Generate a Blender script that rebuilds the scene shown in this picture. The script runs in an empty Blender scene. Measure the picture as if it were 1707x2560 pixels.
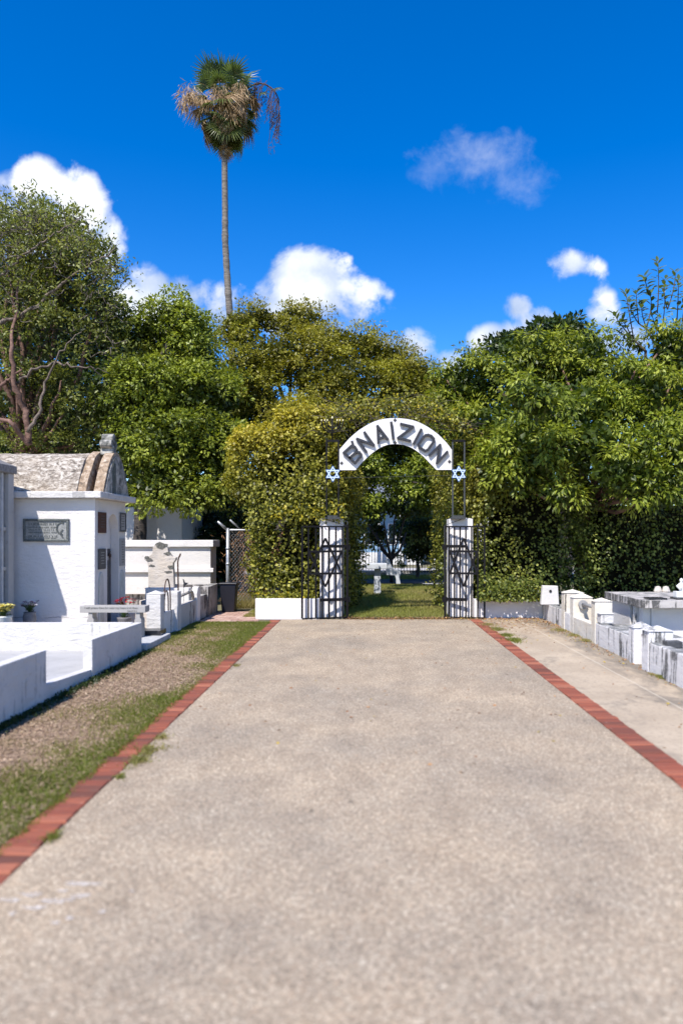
import bpy, bmesh, math, random
import numpy as np
from mathutils import Vector, Matrix
R_ = math.radians
scene = bpy.context.scene
COL = scene.collection
random.seed(7)
rng = np.random.default_rng(11)

# ------------------------------------------------------------------ camera
EYE = 1.6
cam_d = bpy.data.cameras.new('camera')
cam = bpy.data.objects.new('camera', cam_d)
COL.objects.link(cam)
cam.location = (0, 0, EYE)
cam.rotation_euler = (R_(90), 0, 0)
cam_d.sensor_fit = 'VERTICAL'
cam_d.sensor_height = 36.0
cam_d.lens = 1850 * 36.0 / 2560
cam_d.shift_x = -64.5 / 2560
cam_d.shift_y = 66.0 / 2560
cam_d.clip_end = 2000
cam_d.clip_start = 0.05
cam_d.dof.use_dof = True
cam_d.dof.focus_distance = 19.5
cam_d.dof.aperture_fstop = 1.0
scene.camera = cam

# ------------------------------------------------------------------ sun, sky, exposure
SUN_L = Vector((0.31, 0.69, -1.0)).normalized()      # direction the light travels
sun_d = bpy.data.lights.new('sun', 'SUN')
sun_d.energy = 4.9
sun_d.angle = R_(0.53)
sun_d.color = (1.0, 0.955, 0.89)
sun = bpy.data.objects.new('sun', sun_d)
COL.objects.link(sun)
sun.location = (-6, -10, 25)
sun.rotation_euler = SUN_L.to_track_quat('-Z', 'Y').to_euler()

world = bpy.data.worlds.new('World')
scene.world = world
world.use_nodes = True
SUN_EL = math.asin(-SUN_L.z)
SUN_AZ = math.atan2(-SUN_L.x, -SUN_L.y)

scene.view_settings.view_transform = 'Standard'
scene.view_settings.look = 'None'
scene.view_settings.exposure = 0.5
scene.view_settings.gamma = 1.0
scene.render.engine = 'CYCLES'
scene.cycles.use_denoising = True
scene.cycles.max_bounces = 6
scene.cycles.diffuse_bounces = 3
scene.cycles.glossy_bounces = 2
scene.cycles.transmission_bounces = 4
scene.cycles.caustics_reflective = False
scene.cycles.caustics_refractive = False


class NT:
    """small node-tree writer"""
    def __init__(self, tree):
        self.t = tree
        self.n = tree.nodes
        self.l = tree.links

    def new(self, kind, **kw):
        nd = self.n.new(kind)
        for k, v in kw.items():
            setattr(nd, k, v)
        return nd

    def put(self, sock, v):
        if hasattr(v, 'links'):
            self.l.new(v, sock)
        elif v is not None:
            sock.default_value = v

    def math(self, op, a, b=None, c=None, clamp=False):
        nd = self.new('ShaderNodeMath', operation=op)
        nd.use_clamp = clamp
        self.put(nd.inputs[0], a)
        if b is not None:
            self.put(nd.inputs[1], b)
        if c is not None:
            self.put(nd.inputs[2], c)
        return nd.outputs[0]

    def vec(self, op, a, b):
        nd = self.new('ShaderNodeVectorMath', operation=op)
        self.put(nd.inputs[0], a)
        if op == 'SCALE':
            self.put(nd.inputs['Scale'], b)
        elif b is not None:
            self.put(nd.inputs[1], b)
        return nd.outputs['Value'] if op in ('LENGTH', 'DOT_PRODUCT') else nd.outputs[0]

    def noise(self, vec, scale, detail=4, rough=0.55, dist=0.0):
        nd = self.new('ShaderNodeTexNoise')
        nd.inputs['Scale'].default_value = scale
        nd.inputs['Detail'].default_value = detail
        nd.inputs['Roughness'].default_value = rough
        nd.inputs['Distortion'].default_value = dist
        if vec is not None:
            self.l.new(vec, nd.inputs['Vector'])
        return nd.outputs['Fac']

    def ramp(self, fac, pts, interp='LINEAR'):
        nd = self.new('ShaderNodeValToRGB')
        cr = nd.color_ramp
        cr.interpolation = interp
        while len(cr.elements) < len(pts):
            cr.elements.new(0.5)
        for e, (p, c) in zip(cr.elements, pts):
            e.position = p
            if not hasattr(c, '__len__'):
                c = (c, c, c)
            e.color = (*c, 1)
        self.l.new(fac, nd.inputs['Fac'])
        return nd.outputs['Color']

    def mix(self, fac, a, b, mode='MIX'):
        nd = self.new('ShaderNodeMix', data_type='RGBA', blend_type=mode)
        self.put(nd.inputs[0], fac)
        for s, v in ((nd.inputs[6], a), (nd.inputs[7], b)):
            if hasattr(v, 'links'):
                self.l.new(v, s)
            else:
                s.default_value = (*v, 1) if len(v) == 3 else v
        return nd.outputs[2]

    def sstep(self, v, lo, hi):
        nd = self.new('ShaderNodeMapRange', interpolation_type='SMOOTHSTEP')
        self.l.new(v, nd.inputs['Value'])
        nd.inputs['From Min'].default_value = lo
        nd.inputs['From Max'].default_value = hi
        return nd.outputs['Result']

    def pos(self):
        return self.new('ShaderNodeNewGeometry').outputs['Position']

    def scaled(self, vec, s):
        nd = self.new('ShaderNodeMapping')
        nd.inputs['Scale'].default_value = s
        self.l.new(vec, nd.inputs['Vector'])
        return nd.outputs[0]

    def bump(self, h, strength, dist=0.01):
        nd = self.new('ShaderNodeBump')
        nd.inputs['Strength'].default_value = strength
        nd.inputs['Distance'].default_value = dist
        self.l.new(h, nd.inputs['Height'])
        return nd.outputs[0]


def build_world():
    T = NT(world.node_tree)
    for n in list(T.n):
        T.n.remove(n)
    out = T.new('ShaderNodeOutputWorld')
    bg = T.new('ShaderNodeBackground')
    bg.inputs['Strength'].default_value = 0.10
    T.l.new(bg.outputs[0], out.inputs[0])
    sky = T.new('ShaderNodeTexSky', sky_type='NISHITA')
    sky.sun_disc = False
    sky.sun_elevation = SUN_EL
    sky.sun_rotation = SUN_AZ % (2 * math.pi)
    sky.air_density = 0.9
    sky.dust_density = 0.15
    sky.ozone_density = 3.5
    hs = T.new('ShaderNodeHueSaturation')
    hs.inputs['Hue'].default_value = 0.511
    hs.inputs['Saturation'].default_value = 1.42
    hs.inputs['Value'].default_value = 1.62
    T.l.new(sky.outputs[0], hs.inputs['Color'])
    skyc = hs.outputs[0]
    d = T.new('ShaderNodeTexCoord').outputs['Generated']
    sep = T.new('ShaderNodeSeparateXYZ')
    T.l.new(d, sep.inputs[0])
    dx, dy, dz = sep.outputs
    yy = T.math('MAXIMUM', T.math('ABSOLUTE', dy), 0.05)
    u = T.math('DIVIDE', dx, yy)
    v = T.math('DIVIDE', dz, yy)
    cmb = T.new('ShaderNodeCombineXYZ')
    T.l.new(u, cmb.inputs[0]); T.l.new(v, cmb.inputs[1])
    T.l.new(T.sstep(dy, -0.01, 0.01), cmb.inputs[2])
    p = cmb.outputs[0]
    n1 = T.noise(p, 7.0, 8, 0.62, 0.3)
    n2 = T.noise(p, 26.0, 6, 0.6, 0.2)
    # cumulus clouds in the part of the sky in view and mirrored behind
    C = [(95, 455, 105, 88, 1.0), (165, 480, 95, 95, 1.0), (215, 545, 95, 100, 1.0), (110, 550, 150, 110, 1.0),
         (375, 715, 85, 70, .95), (460, 735, 130, 105, .75), (550, 770, 100, 90, .75), (360, 790, 120, 100, .95), (500, 810, 140, 80, .9),
         (745, 695, 90, 85, 1.0), (800, 680, 75, 75, 1.0), (830, 775, 150, 100, .9), (700, 770, 90, 90, .85),
         (1045, 865, 75, 60, .95), (1100, 900, 80, 60, .85), (960, 850, 90, 50, .6), (1200, 850, 60, 40, .7), (900, 790, 90, 60, .6), (240, 650, 80, 70, .8),
         (1415, 655, 75, 50, .8), (1390, 690, 45, 40, .7), (1290, 765, 55, 40, .95), (1240, 835, 70, 50, .95), (1330, 800, 80, 60, .7),
         (1500, 760, 60, 65, .75), (1560, 840, 110, 70, .8), (1480, 680, 50, 60, .45), 
         (2150, 760, 260, 130, .95), (-420, 700, 240, 160, .95), (2700, 600, 300, 120, .8), (-1100, 820, 380, 150, .9)]
    acc = None; acc2 = None
    for (cx, cy, rx, ry, amt) in C:
        a = T.math('MULTIPLY', T.math('SUBTRACT', u, (cx - 918) / 1850), 1850 / rx)
        b = T.math('MULTIPLY', T.math('SUBTRACT', v, (1346 - cy) / 1850), 1850 / ry)
        r2 = T.math('ADD', T.math('MULTIPLY', a, a), T.math('MULTIPLY', b, b))
        m = T.math('ADD', T.math('MAXIMUM', T.math('SUBTRACT', 1.15, r2), -4.0), (amt - 1.0) * 1.35)
        acc = m if acc is None else T.math('SMOOTH_MAX', acc, m, 0.3)
        m2 = T.math('ADD', m, T.math('MULTIPLY', b, 0.9))
        acc2 = m2 if acc2 is None else T.math('MAXIMUM', acc2, m2)
    dens = T.math('ADD', acc, T.math('MULTIPLY', T.math('SUBTRACT', n1, 0.5), 3.0))
    dens = T.math('ADD', dens, T.math('MULTIPLY', T.math('SUBTRACT', n2, 0.5), 1.5))
    vo = T.new('ShaderNodeTexVoronoi', feature='SMOOTH_F1'); vo.inputs['Scale'].default_value = 19; vo.inputs['Smoothness'].default_value = .35
    dn = T.new('ShaderNodeCombineXYZ'); T.l.new(T.math('MULTIPLY', n1, .10), dn.inputs[0]); T.l.new(T.math('MULTIPLY', n2, .05), dn.inputs[1])
    T.l.new(T.vec('ADD', p, dn.outputs[0]), vo.inputs['Vector'])
    billow = T.math('SUBTRACT', 0.42, vo.outputs['Distance'])
    dens = T.math('ADD', dens, T.math('MULTIPLY', billow, 1.5))
    cov = T.sstep(dens, -0.05, 0.85)
    cov = T.math('MULTIPLY', cov, 0.96)
    # one thin veil of high haze cloud at the upper right
    for (cx, cy, rx, ry, al) in ((1200, 415, 150, 85, .34), (1270, 460, 110, 70, .26), (1110, 430, 80, 40, .16)):
        a = T.math('MULTIPLY', T.math('SUBTRACT', u, (cx - 918) / 1850), 1850 / rx)
        b = T.math('MULTIPLY', T.math('SUBTRACT', v, (1346 - cy) / 1850), 1850 / ry)
        r2 = T.math('ADD', T.math('MULTIPLY', a, a), T.math('MULTIPLY', b, b))
        hz = T.math('ADD', T.math('SUBTRACT', 0.55, r2), T.math('ADD', T.math('MULTIPLY', T.math('SUBTRACT', n1, 0.5), 5.0), T.math('MULTIPLY', T.math('SUBTRACT', n2, 0.5), 2.2)))
        cov = T.math('MAXIMUM', cov, T.math('MULTIPLY', T.sstep(hz, -0.8, 1.3), al))
    # unseen cumulus outside the view, added to whiten the fill light
    n3 = T.noise(T.scaled(d, (1, 1, 2.0)), 2.6, 8, 0.6, 0.3)
    band = T.math('MULTIPLY', T.sstep(dz, 0.0, 0.12), T.math('SUBTRACT', 1.0, T.sstep(dz, 0.45, 0.75)))
    off = T.math('SUBTRACT', 1.0, T.math('MULTIPLY', T.sstep(dy, 0.0, 0.3), T.math('SUBTRACT', 1.0, T.sstep(T.math('ABSOLUTE', u), 0.75, 1.1))))
    rest = T.math('MULTIPLY', T.math('MULTIPLY', T.sstep(n3, 0.53, 0.65), band), off)
    cov = T.math('MAXIMUM', cov, rest)
    # white crowns, blue-grey hollows
    sh = T.noise(T.vec('ADD', p, (0.013, -0.03, 0)), 9.0, 6, 0.6, 0.2)
    lit = T.math('ADD', T.math('MULTIPLY', dens, 0.12), T.math('MULTIPLY', T.math('SUBTRACT', sh, 0.3), 1.1))
    lit = T.math('ADD', lit, T.math('MULTIPLY', billow, 0.9))
    lit = T.math('ADD', lit, T.math('MULTIPLY', T.math('SUBTRACT', acc2, acc, clamp=False), 0.30))
    lit = T.math('ADD', lit, 0.12)
    cc = T.ramp(lit, [(0.05, (3.3, 4.3, 6.3)), (0.40, (5.3, 6.0, 7.4)), (0.72, (8.0, 8.2, 8.5))])
    col = T.mix(cov, skyc, cc)
    # below the horizon: plain dull ground colour
    T.l.new(col, bg.inputs['Color'])


build_world()

# ------------------------------------------------------------------ helpers


def tag(o, label=None, cat=None, group=None, kind=None):
    if label: o['label'] = label
    if cat: o['category'] = cat
    if group: o['group'] = group
    if kind: o['kind'] = kind
    return o


def thing(name, label, cat, loc=(0, 0, 0), group=None):
    o = bpy.data.objects.new(name, None)
    COL.objects.link(o)
    o.empty_display_size = 0.2
    o.location = loc
    tag(o, label, cat, group)
    return o


def link(name, mesh, parent=None):
    o = bpy.data.objects.new(name, mesh)
    COL.objects.link(o)
    if parent is not None:
        o.parent = parent
        # meshes are written in world coordinates; the parent sits at its base
        off = Vector((0, 0, 0)); q = parent
        while q is not None:
            off += q.location; q = q.parent
        o.location = -off
    return o


class MB:
    def __init__(self):
        self.v = []; self.f = []

    def add(self, vs, fs):
        k = len(self.v)
        self.v += [tuple(p) for p in vs]
        self.f += [tuple(i + k for i in f) for f in fs]
        return self

    def box(self, x0, x1, y0, y1, z0, z1):
        vs = [(x, y, z) for z in (z0, z1) for y in (y0, y1) for x in (x0, x1)]
        return self.add(vs, [(0, 2, 3, 1), (4, 5, 7, 6), (0, 1, 5, 4), (2, 6, 7, 3), (0, 4, 6, 2), (1, 3, 7, 5)])

    def hexa(self, bot, top):
        """8 corner solid: bot and top are 4 points each, same order (ccw from above)"""
        return self.add(list(bot) + list(top), [(3, 2, 1, 0), (4, 5, 6, 7), (0, 1, 5, 4), (1, 2, 6, 5), (2, 3, 7, 6), (3, 0, 4, 7)])

    def prism(self, pts, ext):
        """planar polygon pts (3D) extruded by vector ext"""
        n = len(pts); e = Vector(ext)
        vs = [Vector(p) for p in pts] + [Vector(p) + e for p in pts]
        fs = [tuple(range(n)), tuple(range(2 * n - 1, n - 1, -1))]
        fs += [(i, i + n, (i + 1) % n + n, (i + 1) % n) for i in range(n)]
        return self.add(vs, fs)

    def pyramid(self, x0, x1, y0, y1, z0, z1):
        c = ((x0 + x1) / 2, (y0 + y1) / 2, z1)
        return self.add([(x0, y0, z0), (x1, y0, z0), (x1, y1, z0), (x0, y1, z0), c], [(0, 1, 4), (1, 2, 4), (2, 3, 4), (3, 0, 4), (3, 2, 1, 0)])

    def tube(self, pts, rad, sides=8, cap=True):
        pts = [Vector(p) for p in pts]
        n = len(pts)
        if not hasattr(rad, '__len__'):
            rad = [rad] * n
        k = len(self.v)
        prev = None
        for i, p in enumerate(pts):
            t = (pts[min(i + 1, n - 1)] - pts[max(i - 1, 0)])
            t = t.normalized() if t.length > 1e-9 else Vector((0, 0, 1))
            if prev is None:
                a = t.orthogonal().normalized()
            else:
                a = (prev - t * prev.dot(t))
                a = a.normalized() if a.length > 1e-6 else t.orthogonal().normalized()
            prev = a
            b = t.cross(a)
            for j in range(sides):
                th = 2 * math.pi * j / sides
                self.v.append(tuple(p + (a * math.cos(th) + b * math.sin(th)) * rad[i]))
        for i in range(n - 1):
            for j in range(sides):
                j2 = (j + 1) % sides
                self.f.append((k + i * sides + j, k + i * sides + j2, k + (i + 1) * sides + j2, k + (i + 1) * sides + j))
        if cap:
            self.f.append(tuple(k + j for j in range(sides))[::-1])
            self.f.append(tuple(k + (n - 1) * sides + j for j in range(sides)))
        return self

    def bar(self, a, b, w, n, d):
        """flat bar from a to b, width w in the plane with normal n, depth d along n"""
        a = Vector(a); b = Vector(b); n = Vector(n).normalized()
        t = (b - a).normalized(); s = t.cross(n).normalized() * (w / 2)
        return self.prism([a + s, b + s, b - s, a - s], n * d)

    def lathe(self, prof, c, segs=16, sx=1, sy=1):
        k = len(self.v); n = len(prof)
        for (r, z) in prof:
            for j in range(segs):
                th = 2 * math.pi * j / segs
                self.v.append((c[0] + r * sx * math.cos(th), c[1] + r * sy * math.sin(th), c[2] + z))
        for i in range(n - 1):
            for j in range(segs):
                j2 = (j + 1) % segs
                self.f.append((k + i * segs + j, k + i * segs + j2, k + (i + 1) * segs + j2, k + (i + 1) * segs + j))
        self.f.append(tuple(k + j for j in range(segs))[::-1])
        self.f.append(tuple(k + (n - 1) * segs + j for j in range(segs)))
        return self

    def mesh(self, name, mat):
        me = bpy.data.meshes.new(name)
        me.from_pydata(self.v, [], self.f)
        me.update()
        bm = bmesh.new(); bm.from_mesh(me)
        bmesh.ops.recalc_face_normals(bm, faces=bm.faces)
        bm.to_mesh(me); bm.free()
        if mat: me.materials.append(mat)
        return me

    def build(self, name, mat, parent=None, bevel=0.0, smooth=False, wob=0.0, sub=0):
        me = self.mesh(name, mat)
        if sub or wob:
            bm = bmesh.new(); bm.from_mesh(me)
            if sub:
                bmesh.ops.triangulate(bm, faces=[f for f in bm.faces if len(f.verts) > 4])
                for _ in range(8):
                    es = [e for e in bm.edges if e.calc_length() > sub]
                    if not es or len(bm.verts) > 9000: break
                    bmesh.ops.subdivide_edges(bm, edges=es, cuts=1, use_grid_fill=True)
            if wob:
                for v in bm.verts:
                    q = np.array(v.co)
                    v.co.x += wob * (fn(q, 1.7, 1) + .6 * fn(q, 5, 4))
                    v.co.y += wob * (fn(q, 1.7, 2) + .6 * fn(q, 5, 5))
                    if v.co.z > .02:
                        v.co.z += wob * .6 * (fn(q, 1.7, 3) + .6 * fn(q, 5, 6))
            bm.to_mesh(me); bm.free()
        o = link(name, me, parent)
        if smooth:
            for pl in me.polygons: pl.use_smooth = True
        if bevel:
            m = o.modifiers.new('bevel', 'BEVEL')
            m.width = bevel; m.segments = 2; m.limit_method = 'ANGLE'; m.angle_limit = R_(40)
        return o


_W = {}


def fn(p, freq, seed=0):
    """cheap smooth pseudo noise in about -1..1, p (...,3)"""
    if seed not in _W:
        r = np.random.default_rng(1000 + seed)
        _W[seed] = (r.normal(size=(7, 3)), r.uniform(0, 6.28, 7))
    w, ph = _W[seed]
    return np.sin(np.asarray(p) @ w.T * freq + ph).sum(-1) / 3.7


def PX(px, py, Y):
    return Vector(((px - 918) / 1850 * Y, Y, EYE + (1346 - py) / 1850 * Y))


def simple_mat(name, col, rough=0.6, metal=0.0, var=0.0, vscale=20, bump=0.0, bscale=60, spec=0.3):
    m = bpy.data.materials.new(name)
    m.use_nodes = True
    T = NT(m.node_tree)
    b = T.n['Principled BSDF']
    b.inputs['Roughness'].default_value = rough
    b.inputs['Metallic'].default_value = metal
    b.inputs['Specular IOR Level'].default_value = spec
    P = T.pos()
    if var:
        n = T.noise(P, vscale, 5, 0.6)
        c1 = tuple(max(0, c * (1 - var)) for c in col); c2 = tuple(min(1, c * (1 + var)) for c in col)
        T.l.new(T.ramp(n, [(0.3, c1), (0.7, c2)]), b.inputs['Base Color'])
    else:
        b.inputs['Base Color'].default_value = (*col, 1)
    if bump:
        T.l.new(T.bump(T.noise(P, bscale, 5, 0.6), bump, 0.01), b.inputs['Normal'])
    return m


def plaster_mat(name, base=(0.70, 0.665, 0.63), stain=0.0, top=0.0, rough_bump=0.5, crack=None, stain_col=(0.055, 0.055, 0.052), cream=0.0, grime=0.25):
    """painted masonry: mottling, vertical run-off streaks, lichen on top faces"""
    m = bpy.data.materials.new(name)
    m.use_nodes = True
    T = NT(m.node_tree)
    b = T.n['Principled BSDF']
    b.inputs['Roughness'].default_value = 0.85
    b.inputs['Specular IOR Level'].default_value = 0.15
    P = T.pos()
    big = T.noise(P, 2.3, 5, 0.6)
    col = T.ramp(big, [(0.3, tuple(c * (1 - .16 * grime * 2) for c in base)), (0.65, base)])
    if cream:
        col = T.mix(T.math('MULTIPLY', T.sstep(T.noise(P, 3.1, 4, 0.6), 0.42, 0.66), cream), col, (0.62, 0.47, 0.27))
    fine = T.noise(P, 38, 5, 0.65)
    col = T.mix(T.math('MULTIPLY', T.sstep(fine, 0.56, 0.74), 0.35 * grime * 2), col, (0.35, 0.33, 0.31))
    scf = T.noise(T.scaled(P, (1, 1, 1.6)), 4.5, 8, 0.75, 0.4)
    col = T.mix(T.math('MULTIPLY', T.sstep(scf, 0.57, 0.68), min(1.0, 0.9 * grime + .15)), col, tuple(c * .62 for c in base))
    # little dark specks
    spk = T.noise(P, 55, 2, 0.5)
    col = T.mix(T.math('MULTIPLY', T.sstep(spk, 0.735, 0.77), 0.7), col, (0.12, 0.11, 0.10))
    nz = T.new('ShaderNodeSeparateXYZ')
    T.l.new(T.new('ShaderNodeNewGeometry').outputs['Normal'], nz.inputs[0])
    up = T.sstep(nz.outputs[2], 0.55, 0.85)
    side = T.math('SUBTRACT', 1.0, up)
    if stain:
        st = T.noise(T.scaled(P, (13, 13, 1.1)), 1.0, 7, 0.68, 0.15)
        st2 = T.noise(P, 1.9, 4, 0.6)
        lev = 0.72 - 0.30 * stain
        s = T.sstep(T.math('ADD', st, T.math('MULTIPLY', T.math('SUBTRACT', st2, 0.5), 0.7)), lev, lev + 0.075)
        s = T.math('MULTIPLY', T.math('MULTIPLY', s, side), 0.88)
        br = T.noise(P, 30, 6, 0.7)
        s = T.math('MULTIPLY', s, T.sstep(br, 0.25, 0.5))
        col = T.mix(s, col, stain_col)
    if top:
        tn = T.noise(P, 5.5, 7, 0.7)
        s = T.math('MULTIPLY', T.sstep(tn, 0.62 - 0.35 * top, 0.8 - 0.35 * top), up)
        col = T.mix(T.math('MULTIPLY', s, 0.85), col, (0.10, 0.105, 0.10))
    if crack:
        sp = T.new('ShaderNodeSeparateXYZ'); T.l.new(P, sp.inputs[0])
        for (z0, amp) in crack:
            w = T.math('ADD', z0, T.math('MULTIPLY', T.math('SUBTRACT', T.noise(T.scaled(P, (3, 3, 0.2)), 1.5, 6, 0.65), 0.5), amp))
            dd = T.math('ABSOLUTE', T.math('SUBTRACT', sp.outputs[2], w))
            k = T.math('SUBTRACT', 1.0, T.sstep(dd, 0.002, 0.008))
            k = T.math('MULTIPLY', k, T.sstep(T.noise(P, 2.1, 3), 0.45, 0.55))
            col = T.mix(T.math('MULTIPLY', k, 0.75), col, (0.12, 0.11, 0.11))
    T.l.new(col, b.inputs['Base Color'])
    h = T.math('ADD', T.math('MULTIPLY', T.noise(T.scaled(P, (1, 1, 2.2)), 7, 5, 0.6, 0.4), 1.0), T.math('MULTIPLY', fine, 0.35))
    T.l.new(T.bump(h, rough_bump, 0.02), b.inputs['Normal'])
    return m


def leaf_mat(name, dark, mid, light, yellow=(0.30, 0.26, 0.03), trans=0.28, gloss=0.45):
    m = bpy.data.materials.new(name)
    m.use_nodes = True
    T = NT(m.node_tree)
    b = T.n['Principled BSDF']
    a = T.new('ShaderNodeAttribute', attribute_name='tint')
    sp = T.new('ShaderNodeSeparateColor'); T.l.new(a.outputs['Color'], sp.inputs[0])
    col = T.ramp(sp.outputs[0], [(0.0, dark), (0.5, mid), (1.0, light)])
    col = T.mix(sp.outputs[1], col, yellow)
    T.l.new(col, b.inputs['Base Color'])
    b.inputs['Roughness'].default_value = gloss
    b.inputs['Specular IOR Level'].default_value = 0.35
    tr = T.new('ShaderNodeBsdfTranslucent')
    T.l.new(T.mix(0.5, col, (0.5, 0.6, 0.05), 'MULTIPLY'), tr.inputs['Color'])
    br = T.mix(1.0, col, (1.9, 1.9, 0.9), 'MULTIPLY'); T.l.new(br, tr.inputs['Color'])
    mx = T.new('ShaderNodeMixShader'); mx.inputs[0].default_value = trans
    T.l.new(b.outputs[0], mx.inputs[1]); T.l.new(tr.outputs[0], mx.inputs[2])
    T.l.new(mx.outputs[0], T.n['Material Output'].inputs[0])
    return m


def bark_mat(name, c1, c2, scale=6, stretch=3.0):
    m = bpy.data.materials.new(name)
    m.use_nodes = True
    T = NT(m.node_tree)
    b = T.n['Principled BSDF']
    b.inputs['Roughness'].default_value = 0.8
    P = T.pos()
    n = T.noise(T.scaled(P, (1, 1, stretch)), scale, 6, 0.65, 0.5)
    T.l.new(T.ramp(n, [(0.32, c1), (0.62, c2)]), b.inputs['Base Color'])
    T.l.new(T.bump(n, 0.7, 0.03), b.inputs['Normal'])
    return m


def unit(a):
    return a / np.maximum(np.linalg.norm(a, axis=-1, keepdims=True), 1e-9)


def rdir(n):
    return unit(rng.normal(size=(n, 3)))


def leaves_obj(name, base, axis, nrm, L, W, tint, mat, parent=None, fold=0.12):
    """folded rhombic leaves; base/axis/nrm (N,3); L,W (N,); tint (N,2)"""
    N = len(base)
    axis = unit(axis)
    s = unit(np.cross(axis, nrm)); n = np.cross(s, axis)
    L = L[:, None]; W = W[:, None]
    v = np.empty((N, 4, 3), np.float32)
    v[:, 0] = base
    v[:, 1] = base + axis * L * .45 + s * W * .5 + n * W * fold
    v[:, 2] = base + axis * L
    v[:, 3] = base + axis * L * .45 - s * W * .5 + n * W * fold
    idx = np.arange(N)[:, None] * 4 + np.array([0, 1, 2, 0, 2, 3])
    me = bpy.data.meshes.new(name)
    me.vertices.add(N * 4); me.loops.add(N * 6); me.polygons.add(N * 2)
    me.vertices.foreach_set('co', v.reshape(-1))
    me.loops.foreach_set('vertex_index', idx.reshape(-1).astype(np.int32))
    me.polygons.foreach_set('loop_start', np.arange(0, N * 6, 3, dtype=np.int32))
    me.polygons.foreach_set('loop_total', np.full(N * 2, 3, np.int32))
    me.update(calc_edges=True)
    at = me.color_attributes.new('tint', 'FLOAT_COLOR', 'POINT')
    c = np.ones((N, 4, 4), np.float32); c[:, :, 0] = tint[:, 0:1]; c[:, :, 1] = tint[:, 1:2]; c[:, :, 2] = 0
    at.data.foreach_set('color', c.reshape(-1))
    me.materials.append(mat)
    return link(name, me, parent)


UP = np.array([0, 0, 1.0])


def crown(lobes, nsub, sub_r, per_cluster, clusters, leaf, droop=0.3, yellow=None, front=0.72, core=True, sparse=0.0, seed=1, flat=1.0):
    """leaf arrays for a crown made of lobes; lobes (cx,cy,cz,rx,ry,rz).
    returns dict of arrays and the sub-lobe centres"""
    r = np.random.default_rng(seed)
    B, A, Nn, LL, WW, TT, SC = [], [], [], [], [], [], []
    area = np.array([(l[3] * l[5]) for l in lobes]); area = area / area.sum()
    for lb, fr in zip(lobes, area):
        c = np.array(lb[:3]); rad = np.array(lb[3:6])
        k = max(3, int(nsub * fr))
        d = unit(r.normal(size=(k * 3, 3)))
        keep = (d[:, 1] < 0.15) | (r.random(k * 3) > front)
        d = d[keep][:k]
        rad_e = np.maximum(rad - .8 * np.mean(sub_r), rad * .4)
        sc = c + d * rad_e * r.uniform(.72, 1.10, (len(d), 1))
        kp = (fn(sc, 1.9, 61) + .5 * fn(sc, 4.1, 62) + r.uniform(-.25, .25, len(sc))) > -.42
        sc, d = sc[kp], d[kp]
        if not len(sc): continue
        sr = r.uniform(*sub_r, len(d))
        if len(lb) > 6: sr = sr * lb[6]
        SC.append(sc)
        for s, q, dd in zip(sc, sr, d):
            m = max(4, int(clusters * (q / sub_r[1]) ** 2))
            e = unit(unit(r.normal(size=(m, 3))) + dd * .5 + UP * .75)
            cp = s + e * q * np.array([1.1, 1.1, flat * .85]) * r.uniform(.6, 1.08, (m, 1))
            stint = r.uniform(-.22, .24)
            syel = 0 if yellow is None else max(0, float(yellow(s)) + r.uniform(-.12, .12))
            cp = np.repeat(cp, per_cluster, 0); ee = np.repeat(e, per_cluster, 0)
            M = len(cp)
            jit = unit(r.normal(size=(M, 3)))
            ax = unit(ee * .5 + jit * .9 + np.array([0, 0, -droop]))
            nr = unit(ee * .7 + UP * .6 + unit(r.normal(size=(M, 3))) * .55)
            L = r.uniform(leaf[0], leaf[1], M)
            B.append(cp + jit * leaf[1] * .5); A.append(ax); Nn.append(nr)
            LL.append(L); WW.append(L * r.uniform(leaf[2] * .8, leaf[2] * 1.2, M))
            t = np.clip(r.normal(.50 + stint, .24, M), 0, 1)
            y = np.clip(syel * r.uniform(.3, 1.5, M) + (r.random(M) < .015) * .5, 0, 1)
            TT.append(np.stack([t, y], 1))
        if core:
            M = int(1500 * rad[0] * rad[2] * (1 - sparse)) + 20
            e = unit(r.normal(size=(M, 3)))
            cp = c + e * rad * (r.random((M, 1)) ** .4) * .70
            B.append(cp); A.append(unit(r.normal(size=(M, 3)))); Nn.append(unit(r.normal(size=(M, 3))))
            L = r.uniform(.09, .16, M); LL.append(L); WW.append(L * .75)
            TT.append(np.stack([r.uniform(0, .15, M), np.zeros(M)], 1))  # inner leaves tinted dark, painting the shade inside the crown
    return [np.concatenate(x) for x in (B, A, Nn, LL, WW, TT)], np.concatenate(SC)


def sway(a, b, k, amp, r):
    a = np.array(a, float); b = np.array(b, float)
    t = np.linspace(0, 1, k)[:, None]
    p = a + (b - a) * t
    w = np.sin(t * math.pi)
    off = unit(r.normal(size=(1, 3))) * amp * np.linalg.norm(b - a)
    return p + w * off + r.normal(size=(k, 3)) * amp * .12 * np.linalg.norm(b - a) * w


def limbs(mb, start, ends, r0, r1, seed, k=7, amp=.12, sides=6):
    r = np.random.default_rng(seed)
    for e in ends:
        mb.tube(sway(start, e, k, amp, r), list(np.linspace(r0, r1, k)), sides)


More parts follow.
